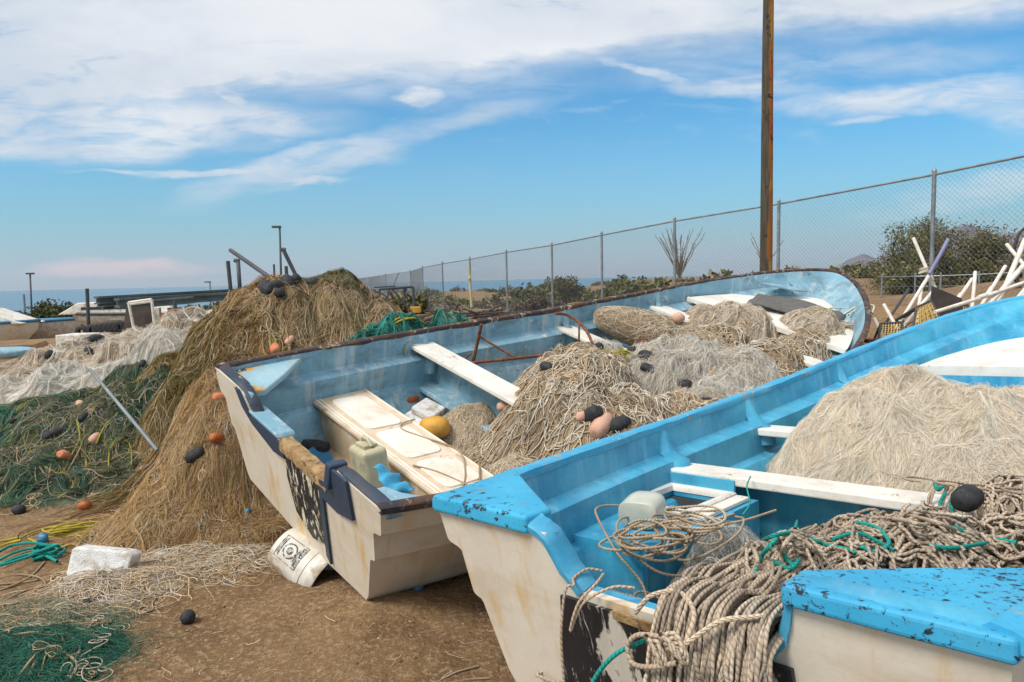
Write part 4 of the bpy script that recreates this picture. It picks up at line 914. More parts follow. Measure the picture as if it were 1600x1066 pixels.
grope('cord', 'brown cord straggling over the sand in front of the teal bundle', 'cord', [pxrope(q, gf, None, None, .008) for q in ([(0, 905), (30, 900), (62, 905), (70, 918), (40, 925), (0, 945)], [(0, 915), (40, 912), (60, 908)], [(0, 925), (45, 905), (70, 880)])], .0055, M['thin'])
grope('cord', 'thin tan cord lying on the sand under the nearest panga', 'cord', [pxrope(q, gf, None, None, .006) for q in ([(690, 1064), (715, 1052), (748, 1043)], [(700, 1070), (735, 1064), (765, 1062)])], .004, M['thin'])
grope('cord', 'tan cord curving out of the flat green net', 'cord', [pxrope(q, gf, None, None, .008) for q in ([(120, 992), (160, 978), (190, 960), (208, 945), (180, 962)],)], .005, M['thin'])

# ------------------------------------------------------------------ what lies in the boats
def keep1(B):
    def k(x, y, z):
        return (x > .05) & (x < B.L - .3) & (np.abs(y) < B.inner(x, z) + .015)
    return k
def clampB(B, x0=.1, x1=6.3):
    def f(x, y, z):
        x = np.clip(x, x0, x1); w = B.inner(x, z) - .01; return x, np.clip(y, -w, w)
    return f
low1 = lambda x, y: L1.floor(x) + 0 * y
low2 = lambda x, y: L2.floor(x) + 0 * y
clamp1, clamp2 = clampB(L1), clampB(L2)
# tan twine net, centre of the faded boat
hfG = heap_hf([lump(2.55, .12, .60, .55, .64, 0, 1.6), lump(1.80, -.28, .46, .42, .64, 0, 1.7), lump(2.3, -.6, .6, .6, .58), lump(3.1, -.65, .7, .5, .52, 0, 1.3), lump(1.75, -.75, .42, .45, .64, 0, 1.7)], .05, 3.2, low1, .05, 71.)
flG = lambda x, y: 2.2 + 3.5 * vn(x * 1.3, y * 1.3)
palG = pick([TAN, (.58, .45, .30), BEIGE, (.40, .29, .18)], [4, 3, 3, 1.5])
netG = net('twine_net', 'tan twine net mounded over the middle of the faded blue panga', 'net', hfG, low1, (1.3, 4.2, -1.1, 1.0), .018,
    [dict(n=8000, m=24, step=.018, r=.0008, K=260, spread=.035, pal=palG, flow=flG, wander=.7, curl=.6, lift=(0, .03)), dict(n=800, m=44, step=.022, r=.0036, tube=5, pal=pick([BEIGE, (.78, .70, .58), TAN], [4, 3, 2]), flow=flG, wander=1., curl=1.6, lift=(.0, .04), wave=.012)],
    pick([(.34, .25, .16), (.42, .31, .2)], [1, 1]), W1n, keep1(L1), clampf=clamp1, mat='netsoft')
floats([(758, 667, 1.25), (925, 655, 1.35), (966, 670, 1.3), (778, 598, 1.3), (795, 590, 1.2), (855, 578, 1.1), (822, 532, 1.3), (818, 562, 1.2), (780, 578, 1), (783, 592, 1.2)], hfG, W1i, W1, netG)
floats([(790, 640, 1, 'pinkf'), (940, 672, 1.5, 'pinkf'), (912, 655, .9, 'pinkf')], hfG, W1i, W1, netG)
# white gauze in the same boat
hfH = heap_hf([lump(3.40, -.10, .55, .5, .62, -20, 1.6), lump(3.0, .38, .5, .33, .58), lump(3.3, -.65, .6, .5, .52), lump(3.95, -.55, .6, .5, .60), lump(3.9, -.1, .5, .45, .58)], .05, 3.2, low1, .05, 81.)
netH = net('gauze_net', 'wispy grey white net just forward of the tan twine mound', 'net', hfH, low1, (2.3, 4.9, -1.1, .9), .02,
    [dict(n=9000, m=28, step=.018, r=.0007, K=240, spread=.045, pal=pick([WHITE, BEIGE], [4, 1]), flow=flG, wander=1., curl=.9, lift=(0, .06)), dict(n=8000, m=20, step=.018, r=.0007, pal=pick([WHITE, BEIGE, GREY], [6, 2, 1]), flow=lambda x, y: 2.6 + 3 * vn(x * 1.2, y * 1.2), wander=1.1, curl=1., lift=(0, .07)), dict(n=110, m=34, step=.02, r=.003, tube=4, pal=pick([BEIGE, TAN, WHITE], [1, 1, 1]), flow=flG, wander=1.4, curl=1.8, lift=(.02, .06))],
    pick([(.55, .50, .42), (.45, .39, .31)], [1, 1]), W1n, keep1(L1), clampf=clamp1, mat='netsoft', sheet=([(3.3, -.1, .9, .8, 30, .2), (3.7, -.5, .9, .8, 70, .2), (2.9, -.3, .8, .8, 0, .2)], .024, .0010, pick([WHITE, BEIGE], [1, 1])))
floats([(1013, 580, 1.1), (1068, 606, 1.2), (1010, 560, 1.2), (1060, 648, 1.4), (970, 540, 1.2), (985, 556, 1.2), (912, 548, 1.1), (935, 545, 1.), (1100, 635, 1.2)], hfH, W1i, W1, netH)
yy = coil(W1 @ hitpx(955, 560, hfH, W1i), 10, .13, .09, .5, .04, 1.05, up=.006)
tag(rope_obj('rope_coil', yy, .006, M['yrope']), 'yellow cord tangle lying on the gauzy net inside the faded boat', 'rope')
# coils of rope beyond
hfI = heap_hf([lump(4.45, .05, .55, .45, .66), lump(4.4, -.5, .6, .5, .62), lump(5.2, -.5, .6, .45, .62), lump(3.75, .35, .4, .3, .50)], .05, 3.2, low1, .04, 91.)
netI = net('twine_net', 'tan net and cord coils amidships beside the bright boat gunwale', 'net', hfI, low1, (3.3, 6.0, -1.1, .8), .022,
    [dict(n=2200, m=20, step=.02, r=.0013, pal=palG, flow=flG, wander=.9, curl=.8, lift=(0, .04)), dict(n=420, m=44, step=.022, r=.0042, tube=4, pal=pick([BEIGE, (.76, .68, .56), TAN], [3, 2, 2]), flow=flG, wander=1.2, curl=2.4, lift=(.0, .05))],
    pick([(.34, .25, .16), (.42, .31, .2)], [1, 1]), W1n, keep1(L1), clampf=clamp1)
floats([(1150, 562, 1.5), (1168, 590, 1.5), (1063, 550, 1.2), (1030, 548, 1.1), (1155, 575, 1.2), (1140, 580, 1)], hfI, W1i, W1, netI)
hfJ = heap_hf([lump(4.95, .12, .62, .50, .74, 20, 1.3), lump(5.5, -.35, .55, .45, .66), lump(4.70, .40, .3, .25, .62), lump(5.7, -.6, .6, .35, .5)], .04, 3., low1, .04, 95.)
netJ = net('fishing_net', 'greyish tan fine net heaped below the white foredeck of the faded panga', 'net', hfJ, low1, (4.2, 6.3, -1, 1), .02,
    [dict(n=8000, m=28, step=.02, r=.0009, K=280, spread=.045, pal=pick([BEIGE, BLOND, WHITE], [3, 3, 1]), flow=flG, wander=.8, curl=.8, lift=(0, .05)), dict(n=5000, m=22, step=.02, r=.0009, pal=pick([BEIGE, TAN, GREY, BLOND], [4, 2, 1, 3]), flow=lambda x, y: 2.3 + 1.3 * vn(x * 1.4, y * 1.4), wander=.5, curl=.5, lift=(0, .04)), dict(n=70, m=40, step=.025, r=.0035, tube=4, pal=pick([TAN, BROWN], [1, 1]), flow=flG, wander=1.4, curl=2.4, lift=(.01, .05))],
    pick([(.42, .35, .27), (.5, .42, .32)], [1, 1]), W1n, keep1(L1), clampf=clamp1, mat='netsoft', sheet=([(4.9, .1, .9, .9, 30, .2), (5.4, -.3, .8, .8, 0, .2)], .025, .0010, pick([BEIGE, BLOND], [1, 1])))
# rolled blond net tied with a green strap
def roll(a, b_, r, n, label):
    a, b_ = np.array(a), np.array(b_); ax = b_ - a; Ln = np.linalg.norm(ax); ax /= Ln; u = np.cross(ax, (0, 0, 1)); u /= np.linalg.norm(u); w = np.cross(u, ax)
    t = np.linspace(0, 1, 26); th = np.linspace(0, 2 * math.pi, 33)[:-1]; T_, H_ = np.meshgrid(t, th, indexing='ij')
    rr = r * (.02 + .98 * np.sin(np.pi * np.clip(T_, .0005, .9995)) ** .35) * (1 + .12 * fbm(T_ * 5, H_ * .8, 1., 3)) * (1 - .22 * np.exp(-((T_ - .62) / .05) ** 2))
    S = lambda T_, H_, rr: a + ax * (T_ * Ln)[..., None] + u * (rr * np.cos(H_))[..., None] + w * (rr * .85 * np.sin(H_))[..., None]
    V = S(T_, H_, rr).reshape(-1, 3); i = np.arange(25)[:, None] * 32 + np.arange(32); j = np.arange(25)[:, None] * 32 + (np.arange(32) + 1) % 32
    Fq = np.stack([i, j, j + 32, i + 32], -1).reshape(-1, 4)
    t0 = RNG.uniform(0, 1, n)[:, None]; h0 = RNG.uniform(0, 6.28, n)[:, None]; s_ = np.linspace(0, 1, 18)[None]
    Tt = np.clip(t0 + RNG.uniform(-.25, .25, (n, 1)) * s_ + .02 * np.sin(s_ * 9 + h0), 0.01, .99); Hh = h0 + RNG.uniform(-1.6, 1.6, (n, 1)) * s_
    r2 = r * (.02 + .98 * np.sin(np.pi * np.clip(Tt, .0005, .9995)) ** .35) * (1 - .22 * np.exp(-((Tt - .62) / .05) ** 2)) * (1.02 + RNG.uniform(0, .12, (n, 1)))
    P = S(Tt, Hh, r2); pl = pick([BLOND, BEIGE, (.66, .52, .34)], [2, 2, 2])
    c = pl(V[:, 0], V[:, 1]) * .85; v2, f2, c2 = ribbons(xf(P, W1n), np.full(n, .003), pl(P[:, 0, 0], P[:, 0, 1]))
    VV, FF, CC = merge([(xf(V, W1n), Fq, c), (v2, f2, c2)])
    o = tag(raw('rolled_net', VV, FF, M['netsoft'], recentre=True, col=CC), label, 'net'); return o, S, a, ax, Ln, u, w
o, S, a, ax, Ln, u, w = roll((3.70, 1.0, .88), (4.25, -.18, .84), .20, 6000, 'blond rolled up net tied with a green strap inside the faded panga')
th = np.linspace(0, 2 * math.pi, 30); P = a + ax * Ln * .62 + u * (.155 * np.cos(th))[:, None] + w * (.135 * np.sin(th))[:, None]
rope_obj('strap', [xf(P, W1n)], .012, M['teal'], o)
mm = MB(); mm.blob(W1 @ Vector((4.02, .28, 1.06)), (.06, .05, .05), 14, .06); part_of(mm.build('float', M['pinkf'], None, smooth=True), o)
# blond wads near the bench
for cx, cy, sx, sy, h, lab in ((1.62, .30, .30, .26, .30, 'small blond net wad behind the mustard float'), (1.28, -.50, .24, .26, .36, 'pale blond net wad at the near end of the stained bench'), (5.0, .62, .42, .18, .64, 'blond net wad resting on the third white thwart')):
    hfK = heap_hf([lump(cx, cy, sx, sy, h)], .03, 5., low1, .02, cx)
    net('net_wad', lab, 'net', hfK, low1, (cx - .6, cx + .6, cy - .5, cy + .5), .012, [dict(n=2600, m=18, step=.014, r=.0009, pal=pick([BLOND, BEIGE, (.70, .56, .36)], [2, 2, 1]), flow=lambda x, y: 2 + x * 0, wander=.9, curl=.9, lift=(0, .02))], pick([BLOND, BEIGE], [1, 1]), W1n, keep1(L1), clampf=clamp1, mat='netsoft')
# big blond net of the bright boat
hfN = heap_hf([lump(2.65, -.05, .55, .72, .60, 0, 1.6), lump(3.25, .35, .75, .42, .60, -20, 1.5), lump(2.3, -.35, .42, .55, .44, 0, 1.4), lump(3.4, -.3, .7, .8, .52, 0, 1.7), lump(2.62, .50, .42, .28, .46, 0, 1.4)], .10, 1.9, low2, .09, 15.)
flN = lambda x, y: 2.2 + 3.6 * vn(x * .8 + 3, y * .8)
palN = lambda x, y: pick([(.96, .84, .66), (.96, .88, .73), (.86, .67, .46), (.96, .92, .83)], [4, 4, 1.2, 3])(x, y)
netN = net('fishing_net', 'large blond fine net flowing over the second thwart of the bright blue boat', 'net', hfN, low2, (1.5, 4.6, -1.1, 1.05), .02,
    [dict(n=42000, m=42, step=.022, r=.00045, K=1300, spread=.045, pal=palN, flow=flN, wander=.40, curl=.55, lift=(0, .035)), dict(n=9000, m=26, step=.02, r=.0005, pal=palN, flow=flN, wander=.9, curl=.6, lift=(0, .02)), dict(n=4000, m=20, step=.018, r=.0005, pal=pick([WHITE, BLOND], [1, 1]), flow=flN, wander=1.2, curl=.8, lift=(.0, .055)),
     dict(n=700, m=34, step=.02, r=.0012, pal=pick([(.66, .50, .34), BLOND], [1, 1]), flow=flN, wander=.4, curl=.7, lift=(.005, .025))],
    pick([(.93, .78, .56), (.88, .70, .48)], [1, 1]), W2n, keep1(L2), clampf=clamp2, mat='netsoft')
# rope heap in the stern of the bright boat
hfR = heap_hf([lump(.85, -.38, .58, .40, .43, 10, 1.5), lump(.35, -.22, .42, .22, .42, 0, 1.4), lump(1.25, -.75, .45, .35, .40), lump(.9, .08, .33, .16, .24, 0, 1.3), lump(1.75, -.62, .20, .36, .44, 0, 1.5)], .04, 4, low2, .03, 25.)
def paths(hf, n, m, step, start, flow, wander, curl, lift, wave=.012):
    P = walk(hf, n, m, step, start, flow, wander, curl, lift, low2, clamp2, wave); return P
heapbox = (.12, 2.0, -.95, .42)
dR = lambda x, y: (hfR(x, y) > low2(x, y) + .05) * 1.
netR = net('mesh_net', 'grey brown fine mesh bunched beneath the rope pile of the bright boat', 'net', hfR, low2, (.10, 2.1, -1.0, .5), .014,
    [dict(n=7000, m=16, step=.014, r=.0007, pal=pick([(.46, .37, .28), GREY, BEIGE, (.28, .21, .15)], [3, 2, 2, 2]), flow=lambda x, y: -.9 + 2 * vn(x * 2, y * 2), wander=1.2, curl=1, lift=(-.01, .03))],
    pick([(.14, .10, .07), (.10, .08, .06)], [1, 1]), W2n, keep1(L2), clampf=clamp2, mat='netsoft')  # very dark base colours paint the shade in gaps between ropes
# direction: fanning out from the middle of the transom
fanR = lambda x, y: np.arctan2(y + .25, x + .35) + .5 * vn(x * 3, y * 3)
Pm = [paths(hfR, 150, 60, .020, sampler(heapbox, dR), fanR, .35, .7, (.0, .05)), paths(hfR, 125, 60, .020, sampler(heapbox, dR), fanR, 1.2, 1.7, (.02, .07))]
Pm.append(paths(hfR, 80, 60, .016, sampler((.3, 1.6, -.9, .2), dR), fanR, 1.5, 3.0, (.03, .08)))
cols = [(1, .95, .88), (.92, .84, .74), (1.08, 1.02, .95), (.80, .70, .58)]
allp = [xf(p, W2n) for Q in Pm for p in Q]
ropeheap = tag(rope_obj('rope_heap', allp, .0050, M['rope'], col=(1, .97, .93), vary=.45), 'tan rope pile filling the stern of the bright blue boat', 'rope')
pr = lambda q, lift=.02: pxrope(q, hfR, W2i, W2, lift)
big = [[(1060, 800), (1150, 806), (1240, 795), (1330, 785), (1420, 795), (1468, 820), (1450, 850), (1400, 842), (1340, 828), (1280, 838), (1240, 870), (1222, 905), (1232, 930)],
       [(1110, 815), (1180, 812), (1270, 800), (1360, 812), (1440, 840), (1500, 860), (1560, 870), (1600, 866)],
       [(1425, 840), (1412, 870), (1395, 905)], [(1480, 855), (1530, 836), (1570, 840), (1610, 855)], [(1400, 905), (1430, 880), (1500, 872), (1560, 885), (1600, 880)], [(1235, 850), (1260, 880), (1285, 905)], [(1160, 855), (1178, 890), (1190, 930), (1215, 955)]]
part_of(rope_obj('rope_loop', [pr(q, .062) for q in big], .0062, M['rope'], col=(1.05, .98, .88), vary=.12), ropeheap)
tl = [[(1120, 930), (1140, 905), (1170, 895), (1200, 880), (1235, 870)], [(1340, 850), (1370, 860), (1390, 885), (1370, 900), (1340, 890)], [(1085, 915), (1100, 880), (1130, 868), (1160, 880), (1175, 905)], [(1300, 880), (1340, 870), (1375, 885), (1400, 900)], [(1180, 940), (1190, 910), (1215, 880), (1222, 850)], [(1450, 890), (1490, 895), (1540, 885)], [(1098, 890), (1100, 872), (1120, 862), (1145, 858)], [(1243, 865), (1250, 830), (1275, 815), (1282, 835)], [(1248, 850), (1262, 872), (1290, 888), (1330, 898), (1338, 905)], [(1150, 900), (1165, 880), (1190, 855)], [(1208, 850), (1222, 835), (1228, 815)], [(1230, 885), (1225, 905), (1240, 925)], [(1210, 918), (1235, 930), (1250, 915)], [(1490, 858), (1505, 865)], [(1560, 878), (1590, 885)]]
tag(rope_obj('rope', [pr(q, .072) for q in tl], .0064, M['teal']), 'teal rope lengths threading through the tan rope pile', 'rope')
# coils hanging on the thwart at the right
cl = []
for i in range(30):
    y = -.30 - .021 * i + random.uniform(-.02, .02); x = 1.66 + random.uniform(-.02, .02); dr = random.uniform(.14, .26)
    cl.append(xf(catmull([(x + .26, y + .02, .60 - random.uniform(.02, .1)), (x + .17, y, .645), (x + .06, y, .655 + random.uniform(0, .03)), (x - .04, y + .01, .625), (x - .085, y + random.uniform(-.02, .02), .60 - dr * .5), (x - .10, y + random.uniform(-.04, .04), .60 - dr)], 8), W2n))
for i in range(5):
    y = -.35 - .11 * i; cl.append(xf(np.array([(1.60 + .12 * math.cos(a), y + .09 * math.sin(a) + .02 * a, .675 + .05 * math.sin(a * .5)) for a in np.linspace(-2.2, 3.4, 36)]), W2n))
hang2 = tag(rope_obj('rope_hank', cl, .0052, M['rope'], col=(.98, .92, .84)), 'hank of tan rope looped over the first thwart at the right of the bright boat', 'rope')
mm = MB(); p = W2 @ Vector((1.47, -.46, .685)); rt = Matrix.Rotation(.4, 4, 'Z') @ Matrix.Rotation(1.3, 4, 'Y')
mm.lathe([(.016, -.055), (.03, -.052), (.044, -.03), (.048, 0), (.044, .03), (.03, .052), (.016, .055)], 18, Matrix.Translation(p) @ rt); part_of(mm.build('float', M['float'], None, smooth=True), hang2)
rope_obj('tie', [xf(catmull(q, 8), W2n) for q in ([(1.66, -.31, .675), (1.62, -.32, .690), (1.60, -.335, .672), (1.62, -.35, .69)], [(1.60, -.36, .665), (1.56, -.35, .62), (1.55, -.38, .58)], [(1.50, -.40, .66), (1.48, -.41, .62)])], .007, M['teal'], hang2)
# bundle hanging over the transom
hb = []
for i in range(125):
    y = random.uniform(-.085, -.385); d = random.uniform(-.05, -.12); k = random.uniform(-.03, .03); e_ = y * .95 - .01 + random.uniform(-.02, .02); top = .625 + random.uniform(0, .075)
    q = [(.42 + random.uniform(-.1, .2), y * .9 + random.uniform(-.08, .1), float(hfR(.42, y)) + random.uniform(0, .04)), (.2, y + k, .66 + random.uniform(0, .05)), (.07, y, top + .015), (-.03, y, top - .01), (d * .8, y + k * .5, .55), (d, e_ + k, .35), (d + .04, e_ + k * 1.6, .15), (d + .03, e_ + k, -.06)]
    hb.append(xf(catmull(q, 8), W2n))
for i in range(12):
    y = random.uniform(-.10, -.37); w_ = random.uniform(.018, .04); z0 = random.uniform(.25, .56); d = -.13 - random.uniform(0, .02)
    hb.append(xf(np.array([(d + .015 * math.sin(a * 2), y + w_ * math.cos(a) + .006 * a, z0 + (.05 + w_) * math.sin(a)) for a in np.linspace(-1.9, 4.6, 34)]), W2n))
hang = tag(rope_obj('rope_hank', hb, .0051, M['rope'], col=(.98, .94, .88), vary=.45), 'tan rope hank hanging out over the scraped black transom patch', 'rope')
kn = []
for (y, z, r_, tz) in ((-.205, .625, .026, 0), (-.29, .48, .024, .5), (-.315, .44, .028, .9), (-.33, .34, .03, .2), (-.155, .60, .018, .3), (-.30, .28, .026, .3)):
    for j in range(1):
        ph = random.uniform(0, 3); kn.append(xf(np.array([(-.13 + r_ * .7 * math.cos(a) , y + r_ * math.sin(a + ph * .2) * math.cos(tz) + .0011 * a, z + r_ * math.sin(a) * math.sin(tz + .4) + .0016 * (a - 10) + .01 * math.cos(a * 2 + ph)) for a in np.linspace(0, 6.28 * 3.3, 90)]), W2n))
for k_ in kn: rope_obj('knot', [k_], .0054, M['rope'], hang, col=(1.05, 1, .92))
lp = [[(-.11, -.19, .63), (-.10, -.12, .62), (-.09, -.06, .60), (-.09, -.03, .565), (-.10, -.05, .53), (-.12, -.12, .55), (-.13, -.20, .59)],
      [(-.04, -.02, .63), (-.02, -.06, .68), (.0, -.13, .70), (-.05, -.20, .68), (-.11, -.21, .63)], [(-.11, -.21, .63), (-.07, -.28, .69), (-.02, -.34, .70), (.05, -.38, .70), (.12, -.42, .72)]]
rope_obj('rope_loop', [xf(catmull(q, 10), W2n) for q in lp], .0066, M['rope'], hang, col=(1.1, 1.02, .9))
tag(rope_obj('rope', [xf(catmull([(-.06, -.10, .60), (-.07, -.05, .57), (-.085, .01, .53), (-.09, .07, .46), (-.09, .11, .38), (-.09, .13, .28), (-.08, .14, .15)], 10), W2n)], .0062, M['teal']), 'teal rope hanging in a curve across the scraped black patch', 'rope')
tag(rope_obj('rope', [xf(catmull(q, 10), W2n) for q in ([(.12, .21, .645), (.08, .235, .655), (.03, .245, .64), (.0, .22, .635), (-.02, .235, .62), (-.045, .235, .50), (-.05, .225, .35), (-.045, .215, .20), (-.04, .21, .05)], [(.09, .18, .65), (.03, .16, .645), (-.03, .18, .60), (-.045, .20, .52), (-.02, .17, .60), (.02, .10, .65), (.06, .05, .65)])], .0042, M['rope'], col=(1, .88, .76)), 'thin tan rope end hooked over the left of the motor cut-out', 'rope')
# loose loops over the hatch bench and in the well
hfQ = lambda x, y: np.where((x > .70) & (y > .45), .505, np.where((x < .70) & (y > .1), .28, .34)) + 0 * x
c1 = hitpx(965, 815, hfQ, W2i); c1.z += .035
lps = [xf(p, W2n) for p in coil((.66, .42, .53), 9, .17, .12, .3, .035, 1.05, up=.009)]
lps += [xf(catmull(q, 10), W2n) for q in ([(1.10, .72, .53), (1.0, .80, .56), (.86, .80, .58), (.74, .70, .57), (.62, .52, .50), (.60, .40, .42), (.56, .34, .33)], [(1.0, .62, .53), (.86, .66, .56), (.70, .58, .56), (.62, .46, .52), (.66, .34, .45), (.80, .26, .44), (.95, .25, .5)],
    [(.95, .45, .52), (.80, .38, .47), (.76, .26, .50), (.90, .18, .56), (1.06, .22, .58), (1.15, .30, .56)], [(1.25, .36, .54), (1.1, .42, .52), (1.0, .34, .55), (1.05, .22, .58), (1.2, .15, .6)], [(1.30, .45, .53), (1.2, .55, .525), (1.05, .56, .53), (.95, .48, .53)])]
lps += [xf(p, W2n) for p in coil((.86, .36, .56), 6, .19, .13, 1.0, .05, 1.05, up=.012)]
lps += [xf(p, W2n) for p in coil((.48, .38, .30), 12, .13, .08, .9, .03, 1.05, up=.006)]
tag(rope_obj('rope_loops', lps, .0050, M['rope'], col=(.95, .88, .74)), 'loose tan rope loops beside the hatch, trailing down into the bilge', 'rope')
tag(rope_obj('cord', [xf(catmull(q, 10), W2n) for q in ([(1.62, .46, .62), (1.50, .42, .60), (1.38, .35, .56), (1.25, .32, .54)],)], .0035, M['teal']), 'thin teal cord trailing from the hatch frame', 'cord')
# grey gauze between rope loops
hfU = heap_hf([lump(1.05, .30, .30, .14, .27, 0, 1.4), lump(.75, .22, .2, .12, .2)], .03, 6, low2, .02, 35.)
net('gauze_net', 'wisp of pale mesh hanging between the hatch bench and the rope pile', 'net', hfU, low2, (.5, 1.5, .05, .5), .012, [dict(n=1500, m=20, step=.012, r=.0007, pal=pick([WHITE, GREY, (.5, .6, .65)], [2, 1, 1]), flow=lambda x, y: x * 0, wander=1.4, curl=1.4, lift=(0, .07))], pick([GREY, (.3, .33, .34)], [1, 1]), W2n, keep1(L2), mat='netsoft')
# jug
def jug(Mw, s, mat, name, label, capmat, cat='plastic jug'):
    o = MB(); prof = []
    for z, r_ in ((0, .92), (.02, 1), (.55, 1), (.72, .92), (.86, .62), (.95, .30), (1.0, .25)): prof.append((r_, z))
    n = 20; vs = []; fs = []
    for r_, z in prof:
        for k in range(n):
            a = 2 * math.pi * k / n; e = 3.2; cx = abs(math.cos(a)) ** (2 / e) * math.copysign(1, math.cos(a)); cy = abs(math.sin(a)) ** (2 / e) * math.copysign(1, math.sin(a))
            vs.append(Mw @ Vector((s[0] * r_ * cx, s[1] * r_ * cy, s[2] * z)))
    for i in range(len(prof) - 1):
        for k in range(n): fs.append((i * n + k, i * n + (k + 1) % n, (i + 1) * n + (k + 1) % n, (i + 1) * n + k))
    fs += [tuple(range(n))[::-1], tuple((len(prof) - 1) * n + k for k in range(n))]
    o.add(vs, fs); o = tag(o.build(name, mat, None, smooth=True, auto=50), label, cat)
    h = MB(); h.tube([Mw @ Vector(q) for q in ((0, s[1] * .95, s[2] * .55), (0, s[1] * 1.15, s[2] * .68), (0, s[1] * .95, s[2] * .86), (0, s[1] * .45, s[2] * .93))], .012, 8); part_of(h.build('handle', mat, None, smooth=True), o)
    h = MB(); h.lathe([(s[0] * .3, s[2] * .985), (s[0] * .3, s[2] * 1.06)], 14, Mw); part_of(h.build('cap', capmat, None), o)
    return o
def boatM(Wm, p, rx=0, ry=0, rz=0):
    return Wm @ Matrix.Translation(p) @ Matrix.Rotation(rz, 4, 'Z') @ Matrix.Rotation(ry, 4, 'Y') @ Matrix.Rotation(rx, 4, 'X')
M['clearpl'] = mat_mix('cloudy_plastic', (.42, .45, .38), (.55, .54, .46), 7, rough=.35, bstr=.1)
jug(boatM(W2, (.90, .62, .565), R(-84), 0, R(-75)), (.085, .060, .22), M['clearpl'], 'plastic_jug', 'cloudy plastic jug lying on the bench by the open hatch', M['white'])
# faded boat: jerry can with blue cloth, dish, foam, floats, red lump
o = MB(); Mj = boatM(W1, (.50, -.10, .47), R(-14), R(-10), R(-6))
o.box((0, 0, .0), (.15, .22, .36)); vs = [Mj @ Vector(v) for v in o.v]; o.v = [tuple(v) for v in vs]
jerry = tag(o.build('jerrycan', M['jerry'], None, bevel=.03, seg=4), 'yellowed plastic jerrycan leaning against the stern rim', 'jerrycan')
o = MB(); o.box((0, 0, .19), (.08, .12, .02)); o.tube([(0, .07, .19), (0, .03, .225), (0, -.03, .225), (0, -.07, .19)], .011, 8); o.v = [tuple(Mj @ Vector(v)) for v in o.v]; part_of(o.build('handle', M['jerry'], None, bevel=.004), jerry)
o = MB(); V = []; n_ = 12
for i in range(n_):
    for j in range(n_):
        a, b_ = i / (n_ - 1), j / (n_ - 1); V.append(W1 @ Vector((.16 + .13 * a + .012 * math.sin(b_ * 9), -.56 - .16 * b_, .80 + .035 * math.sin(a * 3 + 1) * (1 - b_) - .03 * b_ + .012 * math.sin(b_ * 14 + a * 5))))
o.add(V, [(i * n_ + j, i * n_ + j + 1, (i + 1) * n_ + j + 1, (i + 1) * n_ + j) for i in range(n_ - 1) for j in range(n_ - 1)])
o = tag(o.build('cloth', M['cyanpl'], None, smooth=True), 'crumpled cyan cloth tucked at the foot of the jerrycan', 'cloth'); sm = o.modifiers.new('s', 'SOLIDIFY'); sm.thickness = .004
o = MB(); Md = boatM(W1, (.485, .44, .285), R(14), 0, R(60)); o.lathe([(.03, .0), (.055, .004), (.10, .035), (.115, .04), (.10, .030), (.05, .008), (.02, .006)], 28, Md @ Matrix.Diagonal((1.15, .72, 1.2, 1))); tag(o.build('dish', M['bluepl'], None, smooth=True, auto=60), 'blue plastic dish on the beige well floor', 'dish')
o = MB(); o.lathe([(.02, -.09), (.04, -.08), (.05, 0), (.04, .08), (.02, .09)], 14, boatM(W1, (.54, .58, .32), R(90), 0, R(50))); tag(o.build('net_float', M['float'], None, smooth=True), 'black float on the well floor behind the blue dish', 'float')
mb = MB(); mb.box((0, 0, .035), (.34, .26, .07)); mb.box((.06, .02, .10), (.20, .18, .05)); mb.v = [tuple(boatM(W1, (1.42, .60, .30), R(8), R(-6), R(20)) @ Vector(v)) for v in mb.v]
tag(mb.build('foam_block', M['foam'], None, bevel=.012), 'broken white foam block beside the mustard float', 'foam block')
o = MB(); o.blob(W1 @ Vector((1.30, .34, .42)), (.105, .105, .075), 18, .05, pw=.8); tag(o.build('net_float', M['yellowf'], None, smooth=True), 'mustard yellow float against the white foam block', 'float')
o = MB(); o.blob(W1 @ Vector((1.50, .90, .36)), (.11, .07, .06), 14, .08, W1.to_3x3() @ Matrix.Rotation(.2, 3, 'Z'), pw=.6); tag(o.build('plastic_can', M['redor'], None, smooth=True), 'burnt orange can beneath the first thwart of the faded boat', 'can')
tag(rope_obj('cord', [xf(catmull(q, 12), W1n) for q in ([(1.10, .32, .53), (.98, .30, .525), (.94, .22, .525), (1.0, .08, .525), (1.08, -.15, .53), (.95, -.38, .525), (.80, -.52, .525), (.66, -.60, .52)], [(.72, -.18, .525), (.80, -.30, .525), (.86, -.48, .525), (.88, -.62, .53)], [(1.2, -.1, .54), (1.12, -.3, .53), (.96, -.50, .525), (.9, -.6, .53)])], .0055, M['thin']), 'thin tan cord looped across the stained bench lid', 'cord')
tag(rope_obj('cord', [xf(catmull([(1.58, 1.06, .79), (1.50, 1.04, .76), (1.49, 1.01, .65), (1.47, .97, .54), (1.46, .95, .44)], 10), W1n), xf(np.array([(1.485 + .012 * math.cos(a), 1.0, .60 + .012 * math.sin(a)) for a in np.linspace(0, 12, 24)]), W1n)], .006, M['thin']), 'knotted cord hanging from the far end of the first thwart', 'cord')
